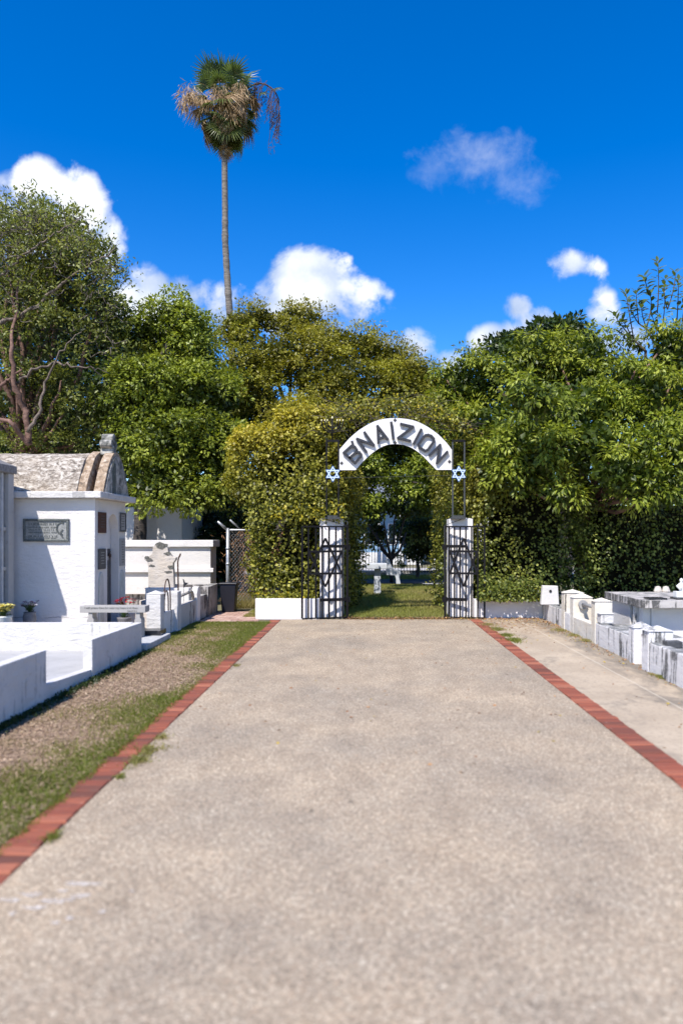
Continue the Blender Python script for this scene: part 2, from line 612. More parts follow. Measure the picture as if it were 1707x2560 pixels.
# ------------------------------------------------------------------ materials
M = {}
M['white'] = plaster_mat('white_plaster', (0.70, 0.665, 0.63), rough_bump=.42)
M['white_wall'] = plaster_mat('rough_white_wall', (0.70, 0.665, 0.64), rough_bump=.75, crack=[(0.32, .10)])
M['white_smooth'] = plaster_mat('smooth_white_paint', (0.64, 0.61, 0.58), rough_bump=1.0, grime=.45, stain=.42, stain_col=(.36, .345, .33))
M['stained'] = plaster_mat('stained_white', (0.72, 0.69, 0.665), stain=.6, top=.85, rough_bump=.5)
M['stained_low'] = plaster_mat('lightly_stained_white', (0.73, 0.70, 0.68), stain=.5, top=.5, rough_bump=.5)
M['stained_dark'] = plaster_mat('dark_stained_concrete', (0.42, 0.39, 0.36), stain=.75, top=.5, rough_bump=.5, stain_col=(0.05, 0.045, 0.045))
M['cream'] = plaster_mat('cream_plaster', (0.70, 0.65, 0.57), cream=.3, stain=.35, rough_bump=.4)
M['pillar'] = plaster_mat('pillar_paint', (0.74, 0.70, 0.685), rough_bump=.3, grime=.15)
M['slab_top'] = plaster_mat('grey_slab', (0.50, 0.46, 0.43), stain=.8, top=.55, rough_bump=.45)
M['crypt'] = plaster_mat('crypt_offwhite', (0.66, 0.625, 0.585), rough_bump=.35, grime=.3)
M['greywall'] = plaster_mat('grey_niche_wall', (0.40, 0.385, 0.37), rough_bump=.35, grime=.5)
M['limestone'] = plaster_mat('pitted_limestone', (0.58, 0.52, 0.46), cream=.15, rough_bump=.9, grime=.8)
M['bench'] = simple_mat('bench_stone', (0.36, 0.34, 0.32), .7, var=.2, vscale=90, bump=.2)
M['concrete'] = simple_mat('grey_concrete', (0.42, 0.42, 0.42), .85, var=.18, vscale=9, bump=.3)
M['concrete_blue'] = simple_mat('pale_concrete', (0.50, 0.52, 0.55), .85, var=.12, vscale=9, bump=.2)
M['iron'] = simple_mat('black_iron', (0.008, 0.007, 0.008), .5, .0, var=.3, vscale=30, spec=.18)
M['iron_grey'] = simple_mat('grey_iron', (0.055, 0.058, 0.06), .45, .1, var=.3, vscale=20)
M['rust'] = simple_mat('rusty_iron', (0.075, 0.045, 0.035), .8, 0, var=.4, vscale=30)
M['galv'] = simple_mat('galvanised_steel', (0.42, 0.43, 0.45), .4, .6, var=.2, vscale=15)
M['letter'] = simple_mat('charcoal_letter', (0.030, 0.031, 0.038), .55, 0, var=.25, vscale=25, spec=.3)
M['sign'] = plaster_mat('sign_board_white', (0.75, 0.725, 0.72), rough_bump=.2, grime=.15, stain=.35, stain_col=(.50, .44, .38))
M['blue'] = simple_mat('blue_paint', (0.02, 0.07, 0.20), .5)
M['paleblue'] = simple_mat('pale_blue_paint', (0.55, 0.66, 0.80), .5)
M['bronze'] = simple_mat('green_bronze', (0.115, 0.125, 0.12), .42, .25, var=.35, vscale=30, bump=.4, bscale=80)
M['bronze_l'] = simple_mat('worn_bronze', (0.30, 0.30, 0.285), .42, .25, var=.3, vscale=34, bump=.5, bscale=60)
M['brownplate'] = simple_mat('brown_plaque', (0.085, 0.035, 0.028), .5, var=.25, vscale=30)
M['darkplate'] = simple_mat('dark_plaque', (0.07, 0.07, 0.075), .4, var=.3, vscale=30)
M['greyplate'] = simple_mat('grey_plaque', (0.33, 0.32, 0.31), .6, var=.15, vscale=30)
M['wood'] = bark_mat('weathered_wood', (0.045, 0.04, 0.042), (0.13, 0.115, 0.11), 9, .25)
M['woodbrown'] = bark_mat('brown_wood', (0.07, 0.045, 0.035), (0.20, 0.14, 0.11), 20, .5)
M['granite'] = simple_mat('black_granite', (0.03, 0.03, 0.034), .25, var=.3, vscale=120)
M['pot'] = simple_mat('grey_pot', (0.16, 0.155, 0.16), .7, var=.2, vscale=20)
M['urn'] = simple_mat('white_urn', (0.68, 0.67, 0.64), .5, var=.08, vscale=15)
M['bin'] = simple_mat('black_plastic', (0.012, 0.012, 0.018), .4, spec=.5)
M['petal_y'] = simple_mat('yellow_petal', (0.75, 0.66, 0.20), .6, var=.2, vscale=40)
M['petal_w'] = simple_mat('white_petal', (0.70, 0.66, 0.66), .6, var=.1, vscale=40)
M['petal_p'] = simple_mat('purple_petal', (0.22, 0.10, 0.20), .6, var=.2, vscale=40)
M['petal_r'] = simple_mat('red_petal', (0.42, 0.01, 0.02), .6, var=.3, vscale=40)
M['stem'] = simple_mat('stem_green', (0.04, 0.08, 0.02), .6)
M['twig'] = bark_mat('twig_brown', (0.045, 0.035, 0.025), (0.12, 0.095, 0.07), 14)
M['twig_pale'] = bark_mat('twig_grey', (0.13, 0.115, 0.10), (0.30, 0.27, 0.24), 14)
M['limbgrey'] = bark_mat('grey_brown_limb', (0.055, 0.04, 0.032), (0.20, 0.15, 0.12), 9, 1.0)
M['twig_mid'] = bark_mat('twig_mid', (0.05, 0.04, 0.032), (0.15, 0.12, 0.095), 14)
M['gumbo'] = bark_mat('red_peeling_bark', (0.07, 0.032, 0.024), (0.24, 0.135, 0.10), 7, 1.5)
M['bark_dark'] = bark_mat('dark_bark', (0.025, 0.02, 0.018), (0.075, 0.06, 0.05), 8)
M['palmbark'] = bark_mat('palm_bark', (0.07, 0.06, 0.05), (0.22, 0.19, 0.16), 3.0, 4.0)
M['core'] = simple_mat('inner_shade', (0.012, 0.012, 0.007), 1.0, var=.6, vscale=14, bump=1.0, bscale=12, spec=0.0)  # near-black colour standing in for shade deep in the hedges
M['soil'] = simple_mat('soil', (0.13, 0.10, 0.075), .95, var=.3, vscale=5, bump=.5)
M['road'] = simple_mat('pale_road', (0.42, 0.40, 0.38), .9, var=.1, vscale=3)
M['asphalt'] = simple_mat('dark_road', (0.07, 0.07, 0.075), .9, var=.2, vscale=4)
M['housewhite'] = simple_mat('house_white', (0.74, 0.72, 0.70), .7, var=.05, vscale=2)
M['houseblue'] = simple_mat('house_blue', (0.22, 0.36, 0.52), .6, var=.1, vscale=2)
M['glass'] = simple_mat('dark_glass', (0.02, 0.03, 0.045), .08, spec=.8)
M['carpaint'] = simple_mat('navy_car_paint', (0.012, 0.014, 0.05), .2, spec=.7)
M['chrome'] = simple_mat('bright_trim', (0.7, 0.7, 0.72), .2, .8)
M['tyre'] = simple_mat('tyre_rubber', (0.015, 0.015, 0.015), .8)


def make_ground_mats():
    # exposed-aggregate path
    m = bpy.data.materials.new('aggregate_path'); m.use_nodes = True; T = NT(m.node_tree)
    b = T.n['Principled BSDF']; b.inputs['Roughness'].default_value = .88; b.inputs['Specular IOR Level'].default_value = .2
    P = T.pos()
    vo = T.new('ShaderNodeTexVoronoi'); vo.inputs['Scale'].default_value = 105; T.l.new(P, vo.inputs['Vector'])
    sp = T.new('ShaderNodeSeparateColor'); T.l.new(vo.outputs['Color'], sp.inputs[0])
    stone = T.ramp(sp.outputs[0], [(0.0, (0.20, 0.165, 0.135)), (0.25, (0.37, 0.305, 0.243)), (0.55, (0.47, 0.39, 0.31)), (0.85, (0.60, 0.505, 0.41)), (1.0, (0.80, 0.71, 0.60))])
    pink = T.ramp(sp.outputs[1], [(0.6, (1, 1, 1)), (0.95, (1.05, .97, .92))])
    stone = T.mix(1.0, stone, pink, 'MULTIPLY')
    bind = T.noise(P, 150, 3, .6)
    gap = T.sstep(vo.outputs['Distance'], 0.42, 0.62)
    col = T.mix(T.math('MULTIPLY', gap, .65), stone, T.ramp(bind, [(.3, (.20, .17, .135)), (.7, (.38, .325, .26))]))
    big = T.noise(P, 0.75, 5, .62)
    mid = T.noise(T.scaled(P, (1, .5, 1)), 3.4, 5, .6)
    col = T.mix(1.0, col, T.ramp(big, [(.34, (.88, .895, .92)), (.62, (1.15, 1.12, 1.08))]), 'MULTIPLY')
    col = T.mix(1.0, col, T.ramp(mid, [(.3, (.86, .85, .85)), (.6, (1.04, 1.04, 1.04))]), 'MULTIPLY')
    spots = T.noise(P, 7.0, 2, .4)
    col = T.mix(T.math('MULTIPLY', T.sstep(spots, .755, .78), .7), col, (.08, .07, .06))
    col = T.mix(1.0, col, (.90, .87, .79), 'MULTIPLY')
    T.l.new(col, b.inputs['Base Color'])
    T.l.new(T.bump(T.math('ADD', T.math('MULTIPLY', gap, -1.0), bind), .55, .006), b.inputs['Normal'])
    M['path'] = m
    # concrete sidewalk right
    m = bpy.data.materials.new('weathered_sidewalk'); m.use_nodes = True; T = NT(m.node_tree)
    b = T.n['Principled BSDF']; b.inputs['Roughness'].default_value = .9; b.inputs['Specular IOR Level'].default_value = .15
    P = T.pos()
    n = T.noise(P, 1.3, 6, .62); f = T.noise(P, 22, 6, .7); st = T.noise(T.scaled(P, (1.5, .7, 1)), 1.1, 7, .7, .6)
    col = T.ramp(n, [(.3, (.36, .285, .205)), (.7, (.50, .405, .295))])
    sx = T.new('ShaderNodeSeparateXYZ'); T.l.new(P, sx.inputs[0])
    edge = T.math('ADD', T.math('MULTIPLY', T.sstep(sx.outputs[0], 2.7, 3.5), .20), st)
    col = T.mix(T.math('MULTIPLY', T.sstep(edge, .50, .72), .82), col, (.16, .14, .115))
    col = T.mix(T.math('MULTIPLY', T.sstep(f, .48, .68), .6), col, (.26, .21, .165))
    # leaf-stained far end
    far = T.sstep(sx.outputs[1], 11.5, 13.5)
    col = T.mix(T.math('MULTIPLY', far, T.sstep(T.noise(T.scaled(P, (1, 2.5, 1)), 5, 4, .6), .46, .62)), col, (.26, .17, .10))
    # scored joint
    j = T.math('ABSOLUTE', T.math('SUBTRACT', sx.outputs[0], T.math('ADD', 2.95, T.math('MULTIPLY', T.math('SUBTRACT', n, .5), .03))))
    col = T.mix(T.math('MULTIPLY', T.math('SUBTRACT', 1.0, T.sstep(j, .004, .014)), .5), col, (.60, .53, .42))
    T.l.new(col, b.inputs['Base Color'])
    T.l.new(T.bump(f, .5, .008), b.inputs['Normal'])
    M['sidewalk'] = m
    # brick
    m = bpy.data.materials.new('red_brick'); m.use_nodes = True; T = NT(m.node_tree)
    b = T.n['Principled BSDF']; b.inputs['Roughness'].default_value = .8; b.inputs['Specular IOR Level'].default_value = .2
    oi = T.new('ShaderNodeObjectInfo'); P = T.pos()
    col = T.ramp(oi.outputs['Random'], [(0, (.13, .055, .040)), (.3, (.22, .068, .044)), (.7, (.28, .085, .050)), (1, (.37, .135, .08))])
    nn = T.noise(T.scaled(P, (.5, 3, 1)), 17, 6, .65)
    col = T.mix(T.sstep(nn, .5, .75), col, (.13, .075, .06))
    col = T.mix(T.math('MULTIPLY', T.sstep(T.noise(P, 34, 3, .6), .66, .75), .6), col, (.48, .30, .24))
    T.l.new(col, b.inputs['Base Color'])
    T.l.new(T.bump(T.noise(P, 60, 5, .65), .5, .006), b.inputs['Normal'])
    M['brick'] = m
    m = m.copy(); m.name = 'pale_path_brick'; T = NT(m.node_tree)
    for nd in m.node_tree.nodes:
        if nd.type == 'VALTORGB' and len(nd.color_ramp.elements) == 4:
            for e, c in zip(nd.color_ramp.elements, [(.26, .15, .12), (.38, .24, .19), (.46, .31, .25), (.54, .40, .33)]):
                e.color = (*c, 1)
    M['brick_pale'] = m
    # mulch / dry strip under the grass
    m = bpy.data.materials.new('dry_verge_soil'); m.use_nodes = True; T = NT(m.node_tree)
    b = T.n['Principled BSDF']; b.inputs['Roughness'].default_value = .95; b.inputs['Specular IOR Level'].default_value = .1
    P = T.pos()
    a = T.noise(T.scaled(P, (1, 2.2, 1)), 30, 6, .7, .6); c2 = T.noise(P, 2.5, 4, .6)
    col = T.ramp(a, [(.3, (.11, .075, .055)), (.5, (.27, .185, .13)), (.68, (.46, .35, .26))])
    col = T.mix(T.sstep(c2, .45, .7), col, (.22, .17, .09))
    sx = T.new('ShaderNodeSeparateXYZ'); T.l.new(P, sx.inputs[0])
    T.l.new(col, b.inputs['Base Color'])
    T.l.new(T.bump(a, 1.0, .02), b.inputs['Normal'])
    M['verge'] = m
    # yard ground everywhere else
    m = bpy.data.materials.new('yard_ground'); m.use_nodes = True; T = NT(m.node_tree)
    b = T.n['Principled BSDF']; b.inputs['Roughness'].default_value = .95
    P = T.pos(); a = T.noise(P, 3, 6, .65); f = T.noise(P, 35, 5, .7)
    col = T.ramp(a, [(.35, (.10, .105, .045)), (.6, (.20, .165, .10))])
    col = T.mix(T.math('MULTIPLY', T.sstep(f, .45, .7), .5), col, (.07, .085, .03))
    T.l.new(col, b.inputs['Base Color'])
    T.l.new(T.bump(f, .6, .02), b.inputs['Normal'])
    M['yard'] = m
    # lichen covered vault
    m = bpy.data.materials.new('lichen_concrete'); m.use_nodes = True; T = NT(m.node_tree)
    b = T.n['Principled BSDF']; b.inputs['Roughness'].default_value = .95; b.inputs['Specular IOR Level'].default_value = .1
    P = T.pos()
    a = T.noise(T.scaled(P, (.6, 1.1, 1.1)), 15, 8, .75, .9); c2 = T.noise(P, 2.0, 5, .6)
    col = T.ramp(a, [(.36, (.07, .06, .05)), (.46, (.25, .21, .17)), (.54, (.50, .44, .37)), (.66, (.74, .69, .61))])
    col = T.mix(T.math('MULTIPLY', T.sstep(c2, .42, .66), .45), col, (.34, .27, .20))
    T.l.new(col, b.inputs['Base Color'])
    T.l.new(T.bump(a, 1.0, .03), b.inputs['Normal'])
    M['lichen'] = m
    m = bpy.data.materials.new('orange_lichen_concrete'); m.use_nodes = True; T = NT(m.node_tree)
    b = T.n['Principled BSDF']; b.inputs['Roughness'].default_value = .95
    P = T.pos(); a = T.noise(P, 12, 7, .7, .5)
    T.l.new(T.ramp(a, [(.34, (.12, .09, .065)), (.5, (.33, .235, .155)), (.66, (.52, .44, .35))]), b.inputs['Base Color'])
    T.l.new(T.bump(a, .9, .02), b.inputs['Normal'])
    M['lichen_o'] = m
    m = bpy.data.materials.new('grey_weathered_gable'); m.use_nodes = True; T = NT(m.node_tree)
    b = T.n['Principled BSDF']; b.inputs['Roughness'].default_value = .95
    P = T.pos(); a = T.noise(P, 5, 7, .7, .5)
    T.l.new(T.ramp(a, [(.4, (.10, .10, .09)), (.52, (.36, .34, .30)), (.66, (.62, .57, .50))]), b.inputs['Base Color'])
    T.l.new(T.bump(a, .8, .02), b.inputs['Normal'])
    M['gable'] = m


make_ground_mats()
M['l_gumbo'] = leaf_mat('gumbo_leaf', (.03, .05, .005), (.165, .21, .018), (.38, .42, .065), yellow=(.30, .30, .03))
M['l_left'] = leaf_mat('left_tree_leaf', (.03, .045, .006), (.17, .21, .022), (.40, .44, .08), yellow=(.26, .28, .03))
M['l_sparse'] = leaf_mat('grey_green_leaf', (.04, .05, .014), (.14, .165, .03), (.28, .29, .08), yellow=(.22, .2, .04))
M['l_olive'] = leaf_mat('olive_leaf', (.07, .07, .006), (.23, .23, .018), (.42, .40, .05), yellow=(.27, .21, .05))
M['l_dark'] = leaf_mat('dark_leaf', (.015, .028, .008), (.035, .06, .014), (.075, .105, .03))
M['l_ivy'] = leaf_mat('ivy_leaf', (.025, .033, .004), (.18, .18, .018), (.46, .43, .09), yellow=(.60, .46, .03))
M['l_big'] = leaf_mat('broad_leaf', (.035, .06, .02), (.075, .11, .035), (.15, .18, .06), yellow=(.3, .3, .05), gloss=.35)
M['l_palm'] = leaf_mat('palm_green', (.025, .045, .018), (.085, .125, .045), (.20, .25, .09), yellow=(.30, .26, .05), gloss=.35)
M['l_straw'] = leaf_mat('palm_straw', (.12, .07, .035), (.33, .215, .11), (.56, .41, .25), yellow=(.3, .12, .03), gloss=.7, trans=.1)
M['l_grass'] = leaf_mat('grass_blade', (.06, .08, .010), (.135, .165, .020), (.24, .255, .05), yellow=(.34, .26, .12), gloss=.6)
M['l_straw2'] = leaf_mat('dry_straw', (.20, .125, .08), (.40, .275, .185), (.58, .44, .31), yellow=(.34, .27, .14), gloss=.8, trans=.05)
M['l_litter'] = leaf_mat('fallen_leaf', (.14, .06, .03), (.30, .15, .07), (.48, .28, .12), yellow=(.4, .3, .05), gloss=.8, trans=.05)

# ------------------------------------------------------------------ ground
MB().add([(-400, -60, -.03), (400, -60, -.03), (400, 900, -.03), (-400, 900, -.03)], [(0, 1, 2, 3)]).build('ground', M['yard'])['kind'] = 'structure'
PATH_L, PATH_R, PATH_END = -1.69, 2.015, 14.62
o = MB().add([(PATH_L, -6, 0), (PATH_R, -6, 0), (PATH_R, PATH_END, 0), (PATH_L, PATH_END, 0)], [(0, 1, 2, 3)]).build('path', M['path']); tag(o, 'pale exposed aggregate path leading up to the gate', kind='structure')
o = MB().add([(2.215, -6, 0), (3.50, -6, 0), (3.50, 15.0, 0), (2.215, 15.0, 0)], [(0, 1, 2, 3)]).build('pavement', M['sidewalk']); tag(o, 'weathered concrete pavement beside the right hand graves', kind='structure')
o = MB().add([(-3.35, -6, -.008), (-1.89, -6, -.008), (-1.89, 14.0, -.008), (-3.35, 14.0, -.008)], [(0, 1, 2, 3)]).build('verge', M['verge']); tag(o, 'dry verge of soil and mulch between white wall and brick edging', kind='structure')
o = MB().add([(-9, 9.8, -.004), (-3.3, 9.8, -.004), (-3.3, 24, -.004), (-9, 24, -.004)], [(0, 1, 2, 3)]).build('cemetery_floor', M['limestone']); tag(o, kind='structure')
o = MB().add([(3.45, 3, -.006), (11, 3, -.006), (11, 15.0, -.006), (3.45, 15.0, -.006)], [(0, 1, 2, 3)]).build('grave_plot_floor', M['slab_top']); tag(o, kind='structure')
# pale flat smears near the left edge of the path
mb = MB()


def smear_outline(cx, cy, a, b, rot, mbx, z=.003, k=26):
    c, s = math.cos(rot), math.sin(rot); vs = []
    for i in range(k):
        th = 2 * math.pi * i / k
        r = 1 + .16 * math.sin(3 * th + cx * 9) + .10 * math.sin(7 * th + cy * 5)
        x, y = a * r * math.cos(th), b * r * math.sin(th)
        vs.append((cx + c * x - s * y, cy + s * x + c * y, z))
    mbx.add(vs, [tuple(range(k))]); return mbx


def gp(px, py):
    Y = EYE * 1850 / (py - 1346); return (px - 918) / 1850 * Y, Y


SPL = []
for (px, py, a, b, rot) in [(205, 2211, .085, .020, -.03), (80, 2238, .05, .022, -.05), (140, 2254, .075, .02, .03), (200, 2242, .045, .022, .3), (25, 2252, .05, .016, -.1),
                            (85, 2271, .055, .018, 0), (160, 2229, .03, .01, .1), (32, 2286, .016, .016, 0), (256, 2282, .014, .014, 0), (175, 2298, .016, .014, 0), (137, 2310, .018, .014, 0), (330, 2231, .010, .012, 0)]:
    SPL.append((px, py, a, b, rot))
M['palesmear'] = simple_mat('broken_pale_smear', (.58, .515, .45), .9, var=.12, vscale=30)
_T = NT(M['palesmear'].node_tree)
_tb = _T.new('ShaderNodeBsdfTransparent'); _mx = _T.new('ShaderNodeMixShader')
_n = _T.noise(_T.pos(), 48, 6, .7)
_T.l.new(_T.sstep(_n, .34, .62), _mx.inputs[0]); _T.l.new(_tb.outputs[0], _mx.inputs[1]); _T.l.new(_T.n['Principled BSDF'].outputs[0], _mx.inputs[2])
_T.l.new(_mx.outputs[0], _T.n['Material Output'].inputs[0])
t = thing('pale_smears', 'pale broken smears on the path near its left brick edge', 'paint mark', (gp(120, 2250)[0], gp(120, 2250)[1], 0))
for i_, (px, py, a, b, rot) in enumerate(SPL):
    x, y = gp(px, py); smear_outline(x, y, a, b, rot, MB(), .003 + .0003 * i_).build('smear', M['palesmear'], t)

# lawn and street beyond the gate
o = MB().add([(-5, 14.95, -.002), (6, 14.95, -.002), (6, 25.6, -.002), (-5, 25.6, -.002)], [(0, 1, 2, 3)]).build('lawn_soil', M['yard']); tag(o, kind='structure')
o = MB().add([(-6, 26.4, .0), (9, 26.4, .0), (9, 28.6, .0), (-6, 28.6, .0)], [(0, 1, 2, 3)]).build('inner_road', M['asphalt']); tag(o, kind='structure')
o = MB().add([(1.95, 24.6, .004), (6, 24.6, .004), (6, 26.39, .004), (1.95, 26.39, .004)], [(0, 1, 2, 3)]).build('paving_slab_patch', M['road']); tag(o, kind='structure')
o = MB().add([(-20, 33, .0), (25, 33, .0), (25, 40, .0), (-20, 40, .0)], [(0, 1, 2, 3)]).build('street', M['road']); tag(o, kind='structure')

# brick edging: every brick is a part
def brick_mesh(name, lx, ly, mat, seed):
    r = random.Random(seed)
    m2 = MB().box(-lx / 2, lx / 2, -ly / 2, ly / 2, -.03, .008)
    me = m2.mesh(name, mat)
    bm = bmesh.new(); bm.from_mesh(me)
    for v in bm.verts:
        v.co.x += r.uniform(-.006, .006); v.co.y += r.uniform(-.003, .003)
    bmesh.ops.bevel(bm, geom=[e for e in bm.edges if e.verts[0].co.z > 0 and e.verts[1].co.z > 0], offset=.006, segments=1, affect='EDGES')
    bm.to_mesh(me); bm.free()
    return me


bms = [brick_mesh('brick', .190, .0945, M['brick'], i) for i in range(4)]
M['mortar'] = simple_mat('mortar', (.11, .09, .07), .95, var=.4, vscale=40, bump=.5)
for (xc, y0, y1, lab) in ((-1.79, .4, 14.45, 'red brick edging along the left side of the path'), (2.115, .4, 14.55, 'red brick edging along the right side of the path')):
    par = MB().add([(xc - .1, -2, -.004), (xc + .1, -2, -.004), (xc + .1, y1 + .05, -.004), (xc - .1, y1 + .05, -.004)], [(0, 1, 2, 3)]).build('brick_edging', M['mortar'])
    tag(par, lab, kind='structure')
    n = int((y1 - y0) / .104)
    for i in range(n):
        b = bpy.data.objects.new('brick', random.choice(bms)); COL.objects.link(b); b.parent = par
        b.location = (xc + random.uniform(-.005, .005), y0 + (i + .5) * .104, random.uniform(-.005, .006))
        b.rotation_euler = (random.uniform(-.03, .03), random.uniform(-.025, .025), random.choice((0, math.pi)) + random.uniform(-.015, .015))
# brick path at the left end
par = MB().add([(-3.25, 14.0, -.012), (-2.2, 14.0, -.012), (-2.2, 16.2, -.012), (-3.25, 16.2, -.012)], [(0, 1, 2, 3)]).build('brick_paving', M['mortar'])
tag(par, 'worn pinkish brick paving between black bin and planter wall', kind='structure')
bms2 = [brick_mesh('brick', .196, .094, M['brick_pale'], i + 10) for i in range(3)]
for j in range(21):
    for i in range(5):
        b = bpy.data.objects.new('brick', random.choice(bms2)); COL.objects.link(b); b.parent = par
        b.location = (-3.12 + i * .204 + (.1 if j % 2 else 0) - .03, 14.06 + j * .101, random.uniform(-.004, .004))
        b.rotation_euler = (random.uniform(-.02, .02), random.uniform(-.02, .02), random.uniform(-.02, .02))

# ------------------------------------------------------------------ left: white plot enclosure
t = thing('grave_enclosure', 'low bright white painted enclosure wall in the left foreground', 'grave', (-3.1, 8, 0))
mb = MB()
XW = -3.1
mb.box(XW - .11, XW, 3.0, 7.17, -.02, .52)
mb.build('near_wall', M['white_smooth'], t, bevel=.008, wob=.004, sub=.4)
mb = MB().hexa([(XW - .13, 8.41, -.02), (XW - .02, 8.41, -.02), (XW - .07, 10.42, -.02), (XW - .18, 10.42, -.02)], [(XW - .13, 8.41, .452), (XW - .02, 8.41, .452), (XW - .07, 10.42, .415), (XW - .18, 10.42, .415)])
mb.build('far_wall', M['white_smooth'], t, bevel=.008, wob=.004, sub=.4)
MB().hexa([(-7.2, 10.31, -.02), (XW - .19, 10.31, -.02), (XW - .19, 10.42, -.02), (-7.2, 10.42, -.02)], [(-7.2, 10.31, .42), (XW - .19, 10.31, .42), (XW - .19, 10.42, .42), (-7.2, 10.42, .42)]).build('back_wall', M['white_smooth'], t, bevel=.008, wob=.004, sub=.4)
MB().hexa([(XW - .12, 7.172, -.02), (XW - .01, 7.172, -.02), (XW - .03, 8.408, -.02), (XW - .14, 8.408, -.02)], [(XW - .12, 7.172, .185), (XW - .01, 7.172, .185), (XW - .03, 8.408, .112), (XW - .14, 8.408, .112)]).build('sill', M['white_smooth'], t, bevel=.005)
MB().hexa([(-7.2, 3.0, -.02), (XW - .125, 3.0, -.02), (XW - .2, 10.308, -.02), (-7.2, 10.308, -.02)], [(-7.2, 3.0, .20), (XW - .125, 3.0, .20), (XW - .2, 10.308, .03), (-7.2, 10.308, .03)]).build('floor_slab', plaster_mat('grey_white_slab', (.42, .41, .40), rough_bump=.5, grime=.4), t)  # floor in a greyer white than the walls

# ------------------------------------------------------------------ mausoleum
XF, Y1, Y2 = -4.41, 12.0, 13.51
t = thing('mausoleum', 'small white vault tomb with grey barrel roof and bronze plaque on its side', 'mausoleum', (-5.6, 12.75, 0))
# side wall, back wall and front wall with arched door recess
mb = MB().box(-7.6, XF, Y1, Y1 + .16, 0, 2.247)
mb.build('side_wall', M['white_wall'], t, bevel=.012, wob=.005, sub=.3)
MB().box(-7.6, XF, Y2 - .16, Y2, 0, 2.247).build('side_wall', M['white'], t)
# front wall: frame around opening. polygon in the x = XF plane
dc, dw, dh = 12.86, .29, 1.78


def arch(yc, w, zs, k=14, flat=0.0):
    return [(yc + w * math.cos(a), zs + w * 1.15 * math.sin(a)) for a in np.linspace(0, math.pi, k)]


ya, yb = Y1 + .161, Y2 - .161
pts = [(ya, 0), (ya, 2.247), (yb, 2.247), (yb, 0), (dc + dw, 0)] + arch(dc, dw, 1.69) + [(dc - dw, 0)]
MB().prism([(XF, y, z) for y, z in pts], (-.15, 0, 0)).build('front_wall', M['white'], t, bevel=.006)
MB().box(XF - .17, XF - .151, dc - dw - .02, dc + dw + .02, 1.42, 2.05).build('tympanum', M['white'], t)
d = MB().box(XF - .19, XF - .155, dc - dw - .01, dc + dw + .01, .0, 1.415).build('door', M['wood'], t)
for i in range(5):
    y0 = dc - dw + i * .116
    MB().box(XF - .154, XF - .138, y0 + .006, y0 + .110, .02, 1.38 + .02 * (i % 2)).build('plank', M['wood'], d)
MB().box(XF - .137, XF - .120, dc - .20, dc + .12, 1.22, 1.29).build('hinge_strap', M['greyplate'], d)
MB().lathe([(.012, -.04), (.03, -.02), (.03, .02), (.012, .04)], (XF - .11, dc + .14, 1.30), 10).build('padlock', M['rust'], d)
# low blind arches flanking the door
for yc in (12.26, 13.30):
    MB().prism([(XF + .016, y, z) for y, z in [(yc - .11, .05)] + [(yc - .11, .8)] + [(yc + .11 * math.sin(a) * 1.0, .8 + .24 * math.cos(a) ** .8) for a in np.linspace(-math.pi / 2 + .05, math.pi / 2 - .05, 9)] + [(yc + .11, .8), (yc + .11, .05)]], (-.015, 0, 0)).build('blind_arch', simple_mat('pale_arch', (.50, .49, .45), .8, var=.15, vscale=9), t, bevel=.003)
# cornice: mitred ring slab
mb = MB().box(-7.75, XF + .145, Y1 - .145, Y2 + .145, 2.248, 2.355)
mb.build('cornice', M['white_smooth'], t, bevel=.012, wob=.004, sub=.35)
# barrel roof
mb = MB(); nx, na = 150, 46
xs = np.linspace(-7.7, -4.72, nx); an = np.linspace(0, math.pi, na)
vs = []
for x in xs:
    for a in an:
        yy_ = -math.cos(a)
        p = np.array([x, 12.755 + .735 * yy_, 2.353 + .70 * (1 - abs(yy_) ** 2.3)])
        q = 1 + .012 * fn(p, 9, 21) + .009 * fn(p, 23, 22) + .006 * fn(p, 47, 23)
        vs.append((x, 12.755 + (p[1] - 12.755) * q, 2.353 + (p[2] - 2.353) * q))
fs = [(i * na + j, (i + 1) * na + j, (i + 1) * na + j + 1, i * na + j + 1) for i in range(nx - 1) for j in range(na - 1)]
mb.add(vs, fs)
mb.add([vs[(nx - 1) * na + j] for j in range(na)], [tuple(range(na))])
mb.build('roof', M['lichen'], t, smooth=False)


def gable_ring(x0, x1, yc, w, z0, h, name, mat, jag=0.0, par=t):
    ps = []
    for a in np.linspace(0, math.pi, 24):
        y = yc - w * math.cos(a); z = z0 + h * (1 - abs(math.cos(a)) ** 2.0)
        ps.append((y + jag * math.sin(a * 9), z + jag * math.sin(a * 13)))
    ps = [(yc - w, z0)] + ps + [(yc + w, z0)]
    return MB().prism([(x1, y, z) for y, z in ps], (x0 - x1, 0, 0)).build(name, mat, par, bevel=.01, wob=.008, sub=.16)


gable_ring(-4.72, -4.585, 12.79, .745, 2.357, .735, 'roof_end_band', M['lichen_o'], .008)
gb = gable_ring(-4.50, -4.345, 12.83, .66, 2.357, .735, 'gable', M['lichen_o'])
gable_ring(-4.343, -4.325, 12.83, .60, 2.357, .66, 'gable_face', M['gable'], 0, t)
MB().box(-4.323, -4.305, 12.57, 12.70, 2.36, 2.88).build('gable_stripe', simple_mat('mossy_strip', (.11, .12, .105), .9, var=.4, vscale=14), t)
MB().box(-4.584, -4.501, 12.45, 13.15, 2.357, 2.75).build('dark_gap_filler', M['rust'], t)
